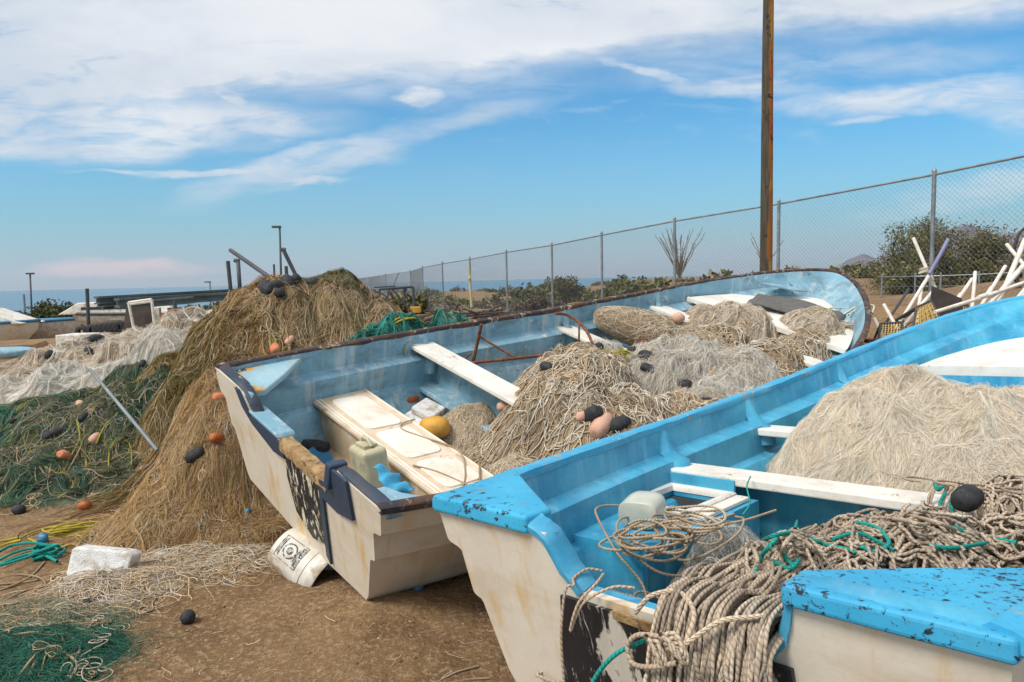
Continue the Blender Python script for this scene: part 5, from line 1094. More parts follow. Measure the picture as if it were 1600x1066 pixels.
# rusty anchor
an = MB(); A1 = lambda p: W1 @ Vector(p)
an.tube([A1((2.12, .92, .60)), A1((2.12, .90, .93))], .014, 8); an.tube([A1((2.02, .86, .62)), A1((2.35, .62, .72)), A1((2.72, .42, .80))], .013, 8)
an.tube([A1((2.13, .90, .82)), A1((2.30, .66, .72))], .010, 8); an.tube([A1((2.10, .95, .66)), A1((1.98, .90, .63)), A1((2.05, .78, .60))], .009, 8)
anchor = tag(an.build('anchor', M['rust'], None, smooth=True, auto=50), 'rusty grapnel anchor lying on the nets behind the first thwart', 'anchor')
arc = [hitpx(x_, y_, lambda x, y: .84 + .22 * np.clip((3.2 - x) * 0 + y, 0, 1), W1i) for x_, y_ in ((868, 490), (885, 492), (905, 504), (918, 520), (926, 538))]
o = MB(); o.tube([W1 @ Vector(v) for v in catmull(arc, 5)], .013, 8); o.tube([W1 @ arc[2], W1 @ (arc[2] + Vector((-.10, -.12, -.14)))], .009, 8); tag(o.build('iron_hoop', M['rust'], None, smooth=True), 'curved rusty iron hoop propped by the second thwart', 'iron hoop')
o = MB(); pp = W1 @ hitpx(1005, 548, hfI, W1i); o.blob(pp + Vector((0, 0, .05)), (.045, .02, .05), 14); o.tube([pp + Vector((0, 0, -.08)), pp + Vector((.005, 0, .17))], .005, 6); tag(o.build('iron_disc', M['rust'], None, smooth=True), 'small rusty disc on a pin beside the rolled net', 'iron disc')
# grey mat on the bow nets
o = MB(); V = []; n_ = 14
pm = [(5.75, .42, 1.03), (6.15, .15, 1.10), (5.55, .10, .93), (6.1, -.52, .93)]
for i in range(n_):
    for j in range(n_):
        a, b_ = i / (n_ - 1), j / (n_ - 1); x = 5.35 + .55 * a + .35 * b_; y = .30 - .85 * b_ + .12 * a; V.append(W1 @ Vector((x, y, 1.105 + (x - 5.15) * .13 + .012 * math.sin(b_ * 9 + a * 4) + .012 * math.sin(a * 11) - .10 * max(0, b_ - .6))))
o.add(V, [(i * n_ + j, i * n_ + j + 1, (i + 1) * n_ + j + 1, (i + 1) * n_ + j) for i in range(n_ - 1) for j in range(n_ - 1)])
o = tag(o.build('rubber_mat', M['mat'], None, smooth=True), 'dark grey ribbed mat draped below the foredeck of the faded boat', 'mat'); sm = o.modifiers.new('s', 'SOLIDIFY'); sm.thickness = .012
tag(rope_obj('rope', [xf(catmull(q, 8), W1n) for q in ([(6.0, -.52, 1.22), (6.15, -.50, 1.24), (6.3, -.55, 1.33), (6.2, -.62, 1.30), (6.05, -.60, 1.24)], [(5.9, -.45, 1.1), (6.1, -.42, 1.17), (6.25, -.50, 1.3), (6.2, -.66, 1.36), (6.05, -.72, 1.30)], [(5.8, -.5, 1.05), (6.0, -.3, 1.15), (6.2, -.25, 1.2), (6.3, -.4, 1.25)], [(6.18, -.56, 1.36), (6.10, -.66, 1.2), (6.0, -.75, 1.1)])], .009, M['mono']), 'pale rope tied round the near gunwale by the bow', 'rope')
#@@SURROUND
# ------------------------------------------------------------------ fence
FP = [((1860, 190), 1.75), ((1460, 272), 1.6), ((1217, 318), 1.45), ((1054, 345), 1.3), ((940, 367), 1.15), ((862, 383), 1.05), ((791, 394), .95), ((734, 405), .85), ((691, 412), .75), ((660, 418), .68), ((641, 424), .66), ((603, 429), .66), ((577, 433), .68), ((545, 437), .70)]
def topof(px, py, e):
    d = ray(px, py); t = e / d.z; return Vector((0, 0, H_CAM)) + d * t
tops = [topof(p[0], p[1], e) for p, e in FP]
tops[0] = Vector((8.45, 8.65, 3.42)); FH = 2.1
def chain_fence(name, label, tops, FH, pitch_=.085, wire=.0019, postr=.034, railr=.021):
    root = empty(name, loc=(tops[0].x, tops[0].y, tops[0].z - FH)); tag(root, label, 'fence'); O = root.location
    for t in tops:
        p = t - O; gz_ = g1(t.x, t.y) - O.z; mm = MB(); mm.tube([(p.x, p.y, min(gz_, p.z - FH) - .1), (p.x, p.y, p.z + .03)], postr, 10)
        mm.lathe([(postr * 1.15, 0), (postr * 1.15, .03), (postr * .6, .06), (.004, .08)], 10, Matrix.Translation((p.x, p.y, p.z + .03)))
        mm.build('post', M['galv'], root, smooth=True, auto=40)
    for a, b_ in zip(tops[:-1], tops[1:]):
        MB().tube([a - O + Vector((0, 0, -.01)), b_ - O + Vector((0, 0, -.01))], railr, 8).build('top_rail', M['galv'], root, smooth=True, auto=60)
        L_ = (b_ - a).length; seg = []; H_ = FH - .06; n = int((L_ + H_) / pitch_)
        for s_ in (1, -1):
            for i in range(n):
                o0 = i * pitch_ - H_          # start along the fence at the bottom for a rising diagonal
                u0, v0, u1, v1 = o0, 0., o0 + H_, H_
                if u0 < 0: v0 = -u0; u0 = 0
                if u1 > L_: v1 = H_ - (u1 - L_); u1 = L_
                if v1 <= v0: continue
                if s_ < 0: v0, v1 = H_ - v0, H_ - v1
                P = lambda u, v: (a + (b_ - a) * (u / L_)) - O - Vector((0, 0, FH - v - .02))
                seg.append((P(u0, v0), P(u1, v1)))
        Pn = np.array([[tuple(x), tuple((x + y) / 2), tuple(y)] for x, y in seg]); v, f, c, _ = tubes(Pn, wire, 3)
        raw('chain_mesh', v, [f], M['wire'], root)
    return root
chain_fence('chain_link_fence', 'tall chain-link fence running away behind the boats', tops, FH)
# low stock fence in the distance
lf = [aty(x, y, Y) for x, y, Y in ((1378, 433, 24), (1430, 432, 24), (1470, 431, 23.5), (1530, 429, 23), (1600, 425, 22), (1680, 421, 21))]
root = empty('wire_fence', loc=lf[0]); tag(root, 'low wire fence with thin posts in front of the mesquite tree', 'fence')
for i, p in enumerate(lf):
    MB().tube([p - lf[0] + Vector((0, 0, -1.6)), p - lf[0] + Vector((0, 0, .12))], .03, 6).build('post', M['galv'], root)
for k, dz in (('rail', 0), ('wire', -.35), ('wire', -.7)):
    MB().tube([p - lf[0] + Vector((0, 0, dz)) for p in lf], .02 if k == 'rail' else .006, 5).build(k, M['galv'], root)
# ------------------------------------------------------------------ wooden pole
m, n, b, tc = newmat('lichened_timber'); v = tc.outputs['Object']; sp = n.new('ShaderNodeSeparateXYZ'); n.link(v, sp.inputs[0])
g = n.noise(n.mapping(v, scale=(6, 6, .35)), 5, 6, .65, .3); c = n.mix(n.ramp(g, .35, .65), (.035, .032, .024), (.11, .085, .05))
side = n.m('ADD', n.m('MULTIPLY', sp.outputs[0], 5.), n.m('MULTIPLY', n.noise(n.mapping(v, scale=(2, 2, .5), loc=(4, 4, 4)), 2.2, 5, .6), .9))
c = n.mix(n.ramp(side, .42, .62), c, (.30, .10, .015)); r2_ = n.noise(n.mapping(v, scale=(3, 3, .6)), 2.6, 5, .6)
c = n.mix(n.m('MULTIPLY', n.ramp(r2_, .56, .62), n.ramp(side, .40, .60)), c, (.42, .045, .015)); c = n.mix(n.ramp(n.noise(n.mapping(v, loc=(8, 1, 1)), 7, 5, .7), .60, .63), c, (.012, .011, .01))
c = n.mix(n.m('MULTIPLY', n.ramp(n.noise(n.mapping(v, scale=(3, 3, .5), loc=(8, 9, 1)), 1.6, 4, .6), .55, .6), n.ramp(side, .42, .6)), c, (.36, .19, .03))
n.link(c, b.inputs['Base Color']); b.inputs['Roughness'].default_value = .9; bump(n, b, g, .8, .02); M['timber'] = m
pb = aty(1196.5, 422, 12.6); gz0 = g1(pb.x, pb.y); r0 = .118
mm = MB(); nseg = 26; pts = []; rs = []
for i in range(nseg + 1):
    t = i / nseg; pts.append((.004 * math.sin(t * 9) + t * .00, .0, (gz0 - .3) * (1 - t) + 9.6 * t)); rs.append(r0 * (1 - .34 * t) * random.uniform(.985, 1.015))
pts = [(x, y, z - gz0) for x, y, z in pts]
mm.tube(pts, rs, 14); o = mm.build('utility_pole', M['timber'], None, smooth=True, recentre=False); o.location = (pb.x, pb.y, gz0)
tag(o, 'tall dark wooden pole blotched with orange standing just inside the fence', 'pole')
# ------------------------------------------------------------------ trees and scrub
def leafmat(name, c1, c2, c3):
    m, n, b, tc = newmat(name); a = n.new('ShaderNodeAttribute'); a.attribute_name = 'col'; n.link(a.outputs['Color'], b.inputs['Base Color'])
    b.inputs['Roughness'].default_value = .7; b.inputs['Specular IOR Level'].default_value = .2; return m
M['leaf'] = leafmat('leaf', 0, 0, 0); M['bark'] = mat_mix('dark_bark', (.045, .032, .024), (.09, .065, .045), 12, rough=.95, bstr=.6)
def leaves(cent, rad, n, size, pal, flat=.8):
    """cent (k,3), rad (k,): little faces scattered in clumps"""
    k = len(cent); idx = RNG.integers(0, k, n); d = RNG.normal(0, 1, (n, 3)); d /= np.linalg.norm(d, axis=1, keepdims=True)
    r_ = RNG.random(n)[:, None] ** .45; P = cent[idx] + d * r_ * rad[idx][:, None] * np.array([1, 1, flat])
    a = RNG.normal(0, 1, (n, 3)); a /= np.linalg.norm(a, axis=1, keepdims=True); b_ = np.cross(a, RNG.normal(0, 1, (n, 3))); b_ /= np.linalg.norm(b_, axis=1, keepdims=True)
    s_ = (size * RNG.uniform(.5, 1.5, n))[:, None]
    V = np.stack([P - a * s_ - b_ * s_ * .35, P + a * s_ - b_ * s_ * .35, P + a * s_ * .7 + b_ * s_ * .45, P - a * s_ * .7 + b_ * s_ * .45], 1).reshape(-1, 3)
    c = pal(P[:, 0], P[:, 1]); tone = RNG.uniform(.6, 1.35, k)[idx][:, None]; return V, np.arange(4 * n).reshape(-1, 4), np.repeat(c * tone, 4, 0)
def limbs(h, w, n, seed, r=.12, up_=.6, lean=.0):
    rs = random.Random(seed); paths = []
    def grow(p, d, L_, r_, lvl):
        q = [p]; dd = d.copy()
        for i in range(5):
            dd = (dd + Vector((rs.gauss(0, .22), rs.gauss(0, .22), rs.gauss(.04, .12)))).normalized(); q.append(q[-1] + dd * L_ / 5)
        paths.append((q, r_))
        if lvl > 0:
            for k in range(rs.choice((2, 3, 3))):
                j = rs.randint(2, 5); nd = (dd + Vector((rs.gauss(0, .7), rs.gauss(0, .7), rs.gauss(.15, .35)))).normalized(); grow(q[j], nd, L_ * rs.uniform(.55, .8), r_ * .55, lvl - 1)
    for i in range(n):
        a = 6.28 * i / n + rs.uniform(-.4, .4); grow(Vector((0, 0, 0)), Vector((math.cos(a) * w, math.sin(a) * w, up_)).normalized(), h * .5, r, 3)
    return paths
def tree(name, label, loc, h, w, n, seed, nleaf, size, pal, stems=3, group=None, cat='tree', clump=.32, bare=False, r=.09):
    root = empty(name, loc=loc); tag(root, label, cat, group); P = limbs(h, w / h * .9, stems, seed, r)
    mx = max(abs(p.x) for q, _ in P for p in q); mz = max(p.z for q, _ in P for p in q); sx, sz = w / 2 / mx, h / mz * .93
    mm = MB(); tips = []
    for q, r_ in P:
        q = [Vector((p.x * sx, p.y * sx, p.z * sz - .1)) for p in q]; mm.tube(q, [r_ * (1 - .13 * i) for i in range(6)], 6)
        if r_ < r * .4 or bare is False and r_ < r * .6: tips += [tuple(q[3]), tuple(q[5])]
    mm.build('trunk', M['bark'], root, smooth=True); tips = np.array(tips)
    V, Fq, c = leaves(tips, np.full(len(tips), clump) * RNG.uniform(.6, 1.4, len(tips)), nleaf, size, pal); raw('crown', V, [Fq], M['leaf'], root, smooth=False, col=c); return root
OL = pick([(.13, .125, .045), (.17, .155, .06), (.08, .08, .035), (.22, .19, .08)], [4, 3, 3, 1.5])
tb = aty(1478, 446, 27); tree('mesquite_tree', 'broad olive green mesquite tree behind the fence', (tb.x, tb.y, tb.z - .1), 2.9, 5.4, 0, 4, 19000, .040, OL, 7, clump=.50, r=.10)
def bush(px, py, Y, w, h, label, group, pal=OL, dens=900, size=.05, cat='bush', name='desert_shrub'):
    b_ = aty(px, py, Y); z = min(b_.z, g1(b_.x, b_.y)) if Y < 60 else b_.z - .1; root = empty(name, loc=(b_.x, b_.y, z)); tag(root, label, cat, group); hh = h + (b_.z - z)
    k = max(6, int(14 * w)); cx = RNG.uniform(-w / 2, w / 2, k) * .85; cy = RNG.uniform(-w / 3, w / 3, k); top = (1 - (np.abs(cx) / (w / 2)) ** 2) * RNG.uniform(.55, 1., k)
    cz = np.concatenate([hh * top[:k // 2] * .8, hh * top[k // 2:] * RNG.uniform(.15, .7, k - k // 2)]); cent = np.stack([cx, cy, cz], 1)
    mm = MB()
    for i in range(min(k, 14)): mm.tube([(cx[i] * .15, cy[i] * .15, -.1), (cx[i] * .6, cy[i] * .6, cz[i] * .5), tuple(cent[i])], [.03, .018, .008], 4)
    mm.build('stems', M['bark'], root); rad = np.full(k, min(w, h * 1.6) * .24) * RNG.uniform(.6, 1.3, k)
    V, Fq, c = leaves(cent, rad, int(dens * w * max(h, .5)), size, pal); raw('foliage', V, [Fq], M['leaf'], root, smooth=False, col=c); return root
DG = pick([(.085, .095, .045), (.12, .12, .05), (.06, .07, .035)], [2, 2, 2]); BR = pick([(.16, .12, .075), (.21, .16, .10), (.11, .085, .055)], [2, 2, 2]); YG = pick([(.12, .12, .03), (.09, .10, .03), (.17, .15, .05)], [2, 2, 1])
bush(880, 470, 34, 2.9, 1.15, 'rounded green bush behind the fence, right of the fifth post from the corner', None, OL, 2600, .06)
bush(1225, 428, 22, .9, .35, 'small green tuft on the fence line right of the wooden pole', None, YG, 3000, .03)
bush(840, 482, 27, 2.6, .55, 'low dark thicket of brushwood behind the fence', None, BR, 3500, .05)
bush(640, 478, 40, 3.0, .7, 'olive shrub inside the fence corner beside the yellow block', None, OL, 1500, .06)
bush(970, 452, 45, 2.4, 1.0, 'ragged shrub between two fence posts left of the bare ocotillo', None, DG, 2000, .06)
GRP = 'scrub bushes spread over the far flat'
for i in range(80):
    px = random.uniform(560, 1380); Y = random.choice((34, 42, 50, 60, 75, 95, 120, 140, 150)) * random.uniform(.85, 1.15); z = g1((px - 800) / F_PX * Y, Y); 
    yy_ = 437 - (px - 800) * .0218 + (H_CAM - z) / Y * F_PX; w = random.uniform(2, 5.5) * (Y / 90) ** .5; h = random.uniform(.7, 1.5) * (.8 if px > 1000 else 1)
    bush(px, yy_, Y, w, h, 'low scrub bush on the far flat beyond the fence', GRP, random.choice((YG, OL, DG, BR)), 80, .15)
GRP2 = 'bushes along the shore behind the laid up boats'
for px, w, h in ((20, 4, 1.0), (62, 4, 1.3), (85, 4.5, 1.6), (112, 3.5, 1.4), (140, 3, .9), (5, 3, .9), (300, 4, 1.0), (340, 4, 1.1), (215, 4, .9), (180, 4, 1.0), (380, 5, .9), (255, 5, .8)):
    Y = random.uniform(50, 60); bush(px, 497 - px * .02, Y, w, h * 1.0, 'dark shore bush behind the laid up boats', GRP2, DG, 260, .12)
bush(1500, 455, 26.5, 4.6, 1.5, 'low skirt of shrubs at the foot of the mesquite tree', None, OL, 1500, .05)
bush(1430, 455, 26, 2.4, 1.2, 'shrub at the left foot of the mesquite tree', None, OL, 1800, .05)
GRP3 = 'bushes beyond the low wire fence'
for px, w, h in ((1345, 4, .9), (1385, 4, 1.0), (1580, 4, 1.3), (1540, 4, 1.0), (1420, 4, .9), (1500, 5, .9), (1640, 5, 1.6)):
    Y = random.uniform(34, 44); bush(px, 452, Y, w, h * 1.0, 'dark bush beyond the low wire fence', GRP3, random.choice((DG, BR)), 500, .10)
M['stemgrey'] = mat_mix('grey_stems', (.16, .13, .10), (.24, .20, .16), 12, rough=.95)
def ocotillo(px, py, Y, n, h, spread, label, seed):
    b_ = aty(px, py, Y); rs = random.Random(seed); mm = MB()
    for i in range(n):
        a = rs.uniform(-1, 1) * spread; L_ = h * rs.uniform(.7, 1.05); dy = rs.uniform(-.3, .3); pts = []
        for j in range(7):
            t = j / 6; pts.append((a * L_ * t * (.75 + .35 * t) + rs.gauss(0, .02), dy * L_ * t + rs.gauss(0, .015), L_ * t * (1 - .08 * abs(a) * t)))
        mm.tube(pts, [.022 * (1 - .1 * j) for j in range(7)], 5)
        for j in range(10):
            t = rs.uniform(.2, 1); q = Vector(pts[min(6, int(t * 6))]); mm.tube([q, q + Vector((rs.gauss(0, .05), rs.gauss(0, .05), .04))], .006, 3)
    mm.v = [tuple(Vector(v) + b_) for v in mm.v]; return tag(mm.build('ocotillo', M['stemgrey'], None), label, 'shrub')
ocotillo(1062, 438, 26, 26, 1.95, .48, 'bare fan of ocotillo stems behind the fence', 3)
ocotillo(1196, 424, 25, 6, 1.45, .55, 'sparse bare stems beside the wooden pole', 9)
mm = MB(); B_ = aty(1590, 440, 15)
for q, r_ in (([(0, 0, 0), (-.15, .1, .35), (-.05, .1, .62), (-.02, 0, 1.0), (.12, 0, 1.15)], .05), ([(-.15, .1, .35), (-.4, .1, .42), (-.62, 0, .55), (-.66, .1, .72)], .04), ([(-.05, .1, .62), (.2, 0, .72), (.4, 0, 1.0)], .035), ([(-.4, .1, .42), (-.5, .2, .3)], .02), ([(0, 0, 0), (.1, 0, -.5)], .06)):
    mm.tube([Vector(p) + B_ for p in catmull(q, 4)], [r_ * (1 - .5 * i / (4 * (len(q) - 1))) for i in range(4 * (len(q) - 1) + 1)], 7)
tag(mm.build('dead_branch', M['bark'], None, smooth=True), 'gnarled dark dead branch rising at the right edge behind the pipes', 'branch')

# ------------------------------------------------------------------ pipes and traps by the fence
def stick(name, label, cat, a, b_, r, mat, group=None, join=None, n=10):
    mm = MB(); mm.tube([a, (a + b_) / 2 + Vector((0, 0, -.01)), b_], r, n)
    o = tag(mm.build(name, mat, None, smooth=True, auto=60), label, cat, group)
    if join is not None:
        q = a.lerp(b_, join); d = (b_ - a).normalized(); m2 = MB(); m2.tube([q - d * .06, q + d * .06], r * 1.28, n); part_of(m2.build('coupling', mat, None, smooth=True, auto=60), o)
    return o
pipes = [(1427, 372, 1471, 472, 8.6, 'long white pipe crossing the lilac one, its top end beside the fence post', .45), (1455, 425, 1395, 520, 8.3, 'white pipe under the lilac pipe, slanting down to the left', .9), (1458, 455, 1400, 522, 8.1, 'shorter white pipe slanting up beneath the crossed pair', None),
    (1440, 450, 1434, 490, 8.5, 'short white pipe with a red tip standing by the crossed pair', None), (1381, 476, 1411, 528, 7.9, 'white pipe stub standing left of the yellow mesh trap', None), (1366, 498, 1382, 530, 7.7, 'white pipe leaning behind the bow of the faded boat', None),
    (1519, 436, 1489, 478, 8.2, 'white pipe leaning left of the upright one', .5), (1524, 425, 1518, 490, 8.2, 'upright white pipe in the middle of the pile', None), (1571, 416, 1525, 490, 8.0, 'white pipe with a dark ring, leaning over the blue gunwale', .4), (1602, 374, 1560, 472, 8.0, 'thick white pipe at the right edge reaching highest', None),
    (1573, 382, 1602, 415, 8.4, 'white pipe with a black end cap at the right edge', None), (1602, 412, 1540, 480, 7.8, 'white pipe slanting under the thick one', None), (1605, 440, 1500, 475, 7.7, 'long white pipe lying nearly level across the pile', .5), (1608, 445, 1578, 478, 7.5, 'white pipe at the right edge with a black band', .6), (1602, 458, 1590, 480, 7.4, 'short white pipe at the right edge touching the blue gunwale', None)]
for x0_, y0_, x1q, y1q, Y, lab, jn in pipes:
    a, b_ = aty(x0_, y0_, Y), aty(x1q, y1q, Y - .35); d = (b_ - a); b_ = b_ + d * ((b_.z - g1(b_.x, b_.y)) / max(-d.z, .05) if b_.z > g1(b_.x, b_.y) and d.z < -.1 and False else .35)
    stick('pvc_pipe', lab, 'pipe', a, b_, .0205 if 'thick' not in lab else .027, M['pvc'], 'white pipes piled by the fence', jn)
a, b_ = aty(1482, 374, 8.3), aty(1452, 428, 8.25); o = stick('lilac_pipe', 'lilac pipe end tied across the long white pipe', 'pipe', a, b_, .023, M['lilac'])
a, b_ = aty(1420, 452, 8.2), aty(1376, 515, 7.9); stick('metal_rod', 'thin grey rod leaning left of the yellow mesh trap', 'rod', a, b_, .015, M['darksteel'])
tag(rope_obj('cord', coil(aty(1445, 426, 8.35), 4, .05, .05, 0, .01, 1.05, up=.015), .010, M['mono']), 'pale cord lashing where the white and lilac pipes cross', 'cord')
def trap(name, label, quad, depth, Mx=None, cells=11, dark=True):
    """wire box: front face quad of 4 world points, pushed back by depth"""
    A, B, Cc, D = quad; nrm = (B - A).cross(D - A).normalized(); nrm = nrm if nrm.y > 0 else -nrm; root = empty(name, loc=D); tag(root, label, 'trap'); mm = MB(); bk = MB()
    for off, tgt in ((0, mm), (depth, bk)):
        o_ = nrm * off - D
        for i in range(cells + 1):
            t = i / cells; tgt.tube([A.lerp(B, t) + o_, (A.lerp(B, t).lerp(D.lerp(Cc, t), .5)) + o_ + nrm * .008 * math.sin(i * 3), D.lerp(Cc, t) + o_], .0042, 4); tgt.tube([A.lerp(D, t) + o_, B.lerp(Cc, t) + o_], .0042, 4)
    mm.build('front_mesh', M['yellowmesh'], root); bk.build('back_mesh', M['yellowmesh'], root); fr = MB(); P = [A, B, Cc, D]
    for i in range(4):
        fr.tube([P[i] - D, P[(i + 1) % 4] - D], .013, 6); fr.tube([P[i] - D + nrm * depth, P[(i + 1) % 4] - D + nrm * depth], .013, 6); fr.tube([P[i] - D, P[i] - D + nrm * depth], .013, 6)
    fr.build('frame', M['darksteel'], root)
    sd = MB(); e = B - A
    for i in range(8):
        t = i / 7; sd.tube([A.lerp(B, t) - D, A.lerp(B, t) - D + nrm * depth], .006, 4); sd.tube([B.lerp(Cc, t) - D, B.lerp(Cc, t) - D + nrm * depth], .006, 4)
    sd.build('side_mesh', M['darksteel'], root); return root
q = [aty(1432, 480, 7.6), aty(1455, 470, 7.7), aty(1476, 512, 7.4), aty(1425, 520, 7.4)]; trap('lobster_trap', 'yellow wire mesh trap standing on edge between the crossed pipes and the blue gunwale', q, .45)
o = MB(); o.prism([(0, 0), (.02, .18), (.55, .02), (.60, -.25), (.2, -.35)], lambda x, y, t: aty(1455, 470, 7.72) + Vector((x * .62, t, y * .9)), 0, .02); tag(o.build('panel', M['darkbrown'], None), 'dark brown panel leaning behind the yellow mesh trap', 'panel')
q = [aty(1376, 506, 7.4), aty(1410, 504, 7.4), aty(1412, 530, 7.2), aty(1372, 532, 7.2)]; trap('lobster_trap', 'low yellow mesh trap seen just behind the bow of the faded boat', q, .4, cells=8)
q = [aty(1490, 478, 8.0), aty(1512, 477, 8.0), aty(1514, 492, 7.9), aty(1492, 494, 7.9)]; trap('lobster_trap', 'small yellow mesh trap at the foot of the upright white pipe', q, .3, cells=6)
q0, q1 = aty(1352, 533, 7.0), aty(1420, 531, 7.0); tag(MB().bar(q0, q1, .12, .035).build('rusty_plate', M['rust'], None), 'rusty brown steel strip between the two boats at the bow', 'plate')

# ------------------------------------------------------------------ left background
def box_at(name, label, cat, x0_, y0_, x1q, y1q, Y, dep, mat, bevel=.01, group=None):
    a, b_ = aty(x0_, y0_, Y), aty(x1q, y1q, Y); return tag(MB().box(((a.x + b_.x) / 2, Y + dep / 2, (a.z + b_.z) / 2), (abs(b_.x - a.x), dep, abs(a.z - b_.z))).build(name, mat, None, bevel=bevel), label, cat, group)
def lamp(px, ytop, ybase, Y, label, arm=0, r=.06, head=(.5, .25, .12)):
    a, b_ = aty(px, ytop, Y), aty(px + (ybase - ytop) * .012, ybase, Y); root = empty('street_lamp', loc=b_); tag(root, label, 'street lamp'); h = a.z - b_.z
    MB().tube([(0, 0, -2.5), (a.x - b_.x, 0, h)], [r, r * .75], 8).build('post', M['darksteel'], root, smooth=True)
    MB().box((a.x - b_.x + arm, 0, h + .02), head).build('lamp_head', M['darksteel'], root, bevel=.02); return root
lamp(437, 355, 440, 45, 'tall street lamp above the tallest net heap', -.2, .085, (.55, .25, .14)); lamp(47, 428, 492, 52, 'street lamp behind the laid up boats at far left', 0, .075, (.5, .3, .12)); lamp(328, 441, 470, 60, 'small distant street lamp above the steel beams', -.2, .06, (.5, .25, .1))
a, b_ = aty(37, 460, 70), aty(40, 498, 70); o = tag(MB().tube([b_ - Vector((0, 0, 2)), a], .10, 6).build('utility_pole', M['galv'], None), 'pale short post beside the far left street lamp', 'post')
def pole(p, q, Y, r, label, mat='darksteel', name='metal_post', cat='post', Y2=None):
    a, b_ = aty(*p, Y), aty(*q, Y2 or Y); return tag(MB().tube([a, b_], r, 8).build(name, M[mat], None, smooth=True, auto=60), label, cat)
pole((136, 451), (139, 522), 18, .045, 'dark upright post on the beige net heap')
pole((356, 408), (362, 470), 17, .05, 'short dark post left of the hooked post')
o = MB(); Y = 17; o.tube([aty(372, 408, Y), aty(376, 470, Y)], .05, 8); o.tube([aty(366, 407, Y), aty(374, 408, Y)], .05, 8); tag(o.build('hooked_post', M['darksteel'], None, smooth=True), 'dark post with a short hooked top left of the tallest heap', 'post')
pole((360, 391), (428, 438), 9.5, .028, 'long thin pipe slanting down onto the tallest heap', name='pipe', cat='pipe', Y2=8.6)
pole((443, 391), (462, 430), 11, .032, 'dark rod leaning left behind the tallest heap', name='rod', cat='rod'); pole((440, 390), (446, 390.5), 11, .032, 'short crossbar on top of the leaning rod', name='rod', cat='rod')
pole((428, 413), (429, 440), 14, .02, 'thin grey stake behind the black floats', name='stake', cat='stake'); pole((447, 416), (448, 432), 14, .035, 'stubby dark stake behind the black floats', name='stake', cat='stake')
pole((273, 470), (275, 505), 15, .04, 'dark post between the orange crates and the brown box')
# bundle of steel beams
for i, (p, q, Y0, Y1, t) in enumerate((((150, 465), (430, 449), 15, 21, .13), ((182, 468), (425, 455), 15.2, 20, .16), ((152, 474), (330, 462), 15.5, 19, .07), ((160, 480), (262, 470), 15.3, 17.5, .05), ((200, 473), (300, 465), 14.8, 16.5, .12))):
    a, b_ = aty(*p, Y0), aty(*q, Y1); lab = ['topmost long grey beam of the bundle', 'thick grey beam second from the top of the bundle', 'thin grey bar in the middle of the bundle', 'lowest thin bar sticking out left under the bundle', 'short grey beam nearest the camera in the bundle'][i]
    o = MB(); o.bar(a, b_, t, t * .35); o.bar(a - Vector((0, 0, t * .5)), b_ - Vector((0, 0, t * .5)), .02, t * .8); o.bar(a - Vector((0, 0, t)), b_ - Vector((0, 0, t)), t, t * .3); tag(o.build('steel_beam', M['greybeam'], None), lab, 'beam', 'grey steel beams above the boards')
# easel frame and dark board
o = MB(); Y = 14.6
for p, q in (((201, 473), (209, 513)), ((201, 473), (237, 468)), ((237, 468), (241, 505)), ((200, 476), (236, 471))): o.tube([aty(*p, Y), aty(*q, Y)], .03, 6)
tag(o.build('easel', M['pvc'], None), 'pale pipe frame around the dark board', 'frame')
o = MB(); o.prism([(197, 480), (240, 478), (243, 508), (193, 513)], lambda x, y, t: aty(x, y, 14.8 + t), 0, .05); tag(o.build('board', M['darkbrown'], None), 'dark brown board leaning inside the pipe frame', 'board')
box_at('crate', 'burnt orange crate left of the thin dark post', 'crate', 250, 489, 270, 505, 16, .5, M['redor']); box_at('crate', 'small orange crate stacked above the burnt orange one', 'crate', 261, 481, 272, 489, 16.3, .4, M['redor'])
box_at('cardboard_box', 'brown cardboard box right of the thin dark post', 'box', 276, 481, 299, 503, 16.4, .5, M['cardbrown']); box_at('panel', 'white panel leaning beside the dark board', 'panel', 241, 481, 250, 500, 16.8, .1, M['white'])
o = MB(); p = aty(298, 498, 15.6); o.blob(p, (.15, .14, .15), 14, .08, pw=.8); tag(o.build('sack', M['white'], None, smooth=True), 'white sack beside the black tarpaulin bundle', 'sack')
o = MB(); p = aty(313, 491, 16.0); o.blob(p, (.17, .15, .12), 14, .12); tag(o.build('tarpaulin', M['navy'], None, smooth=True), 'dark navy tarpaulin bundle between two white sacks', 'tarpaulin')
o = MB(); p = aty(329, 491, 15.8); o.blob(p, (.12, .14, .10), 14, .08); tag(o.build('sack', M['white'], None, smooth=True), 'white sack half hidden behind the tallest heap', 'sack')
box_at('white_panel', 'large white board lying on the beige nets', 'board', 86, 524, 132, 548, 11.5, .5, M['white'], .01)
o = MB(); o.prism([(20, 549), (72, 532), (86, 548), (50, 549)], lambda x, y, t: aty(x, y, 12.2 + t), 0, .6); tag(o.build('board', M['cardbrown'], None), 'brown board lying left of the white panel', 'board')
o = MB(); o.blob(aty(-5, 551, 11.5), (.6, .5, .08), 16, .03, pw=.7); tag(o.build('upturned_dinghy', M['faded'], None, smooth=True), 'pale blue upturned dinghy at the left edge', 'dinghy')
# tyres
TY = [aty(x, y, 17.5) for x, y in ((128, 519), (146, 516), (154, 515), (162, 514), (170, 513), (178, 512), (186, 511))]
for i, p in enumerate(TY):
    o = MB(); o.lathe([(.07, -.06), (.13, -.07), (.165, -.04), (.17, 0), (.165, .04), (.13, .07), (.07, .06)], 16, Matrix.Translation(p) @ Matrix.Rotation(R(90), 4, 'X'), cap=False); tag(o.build('tyre', M['float'], None, smooth=True), 'black tyre standing in the row under the cabin boat', 'tyre', 'tyres in a row under the cabin boat')
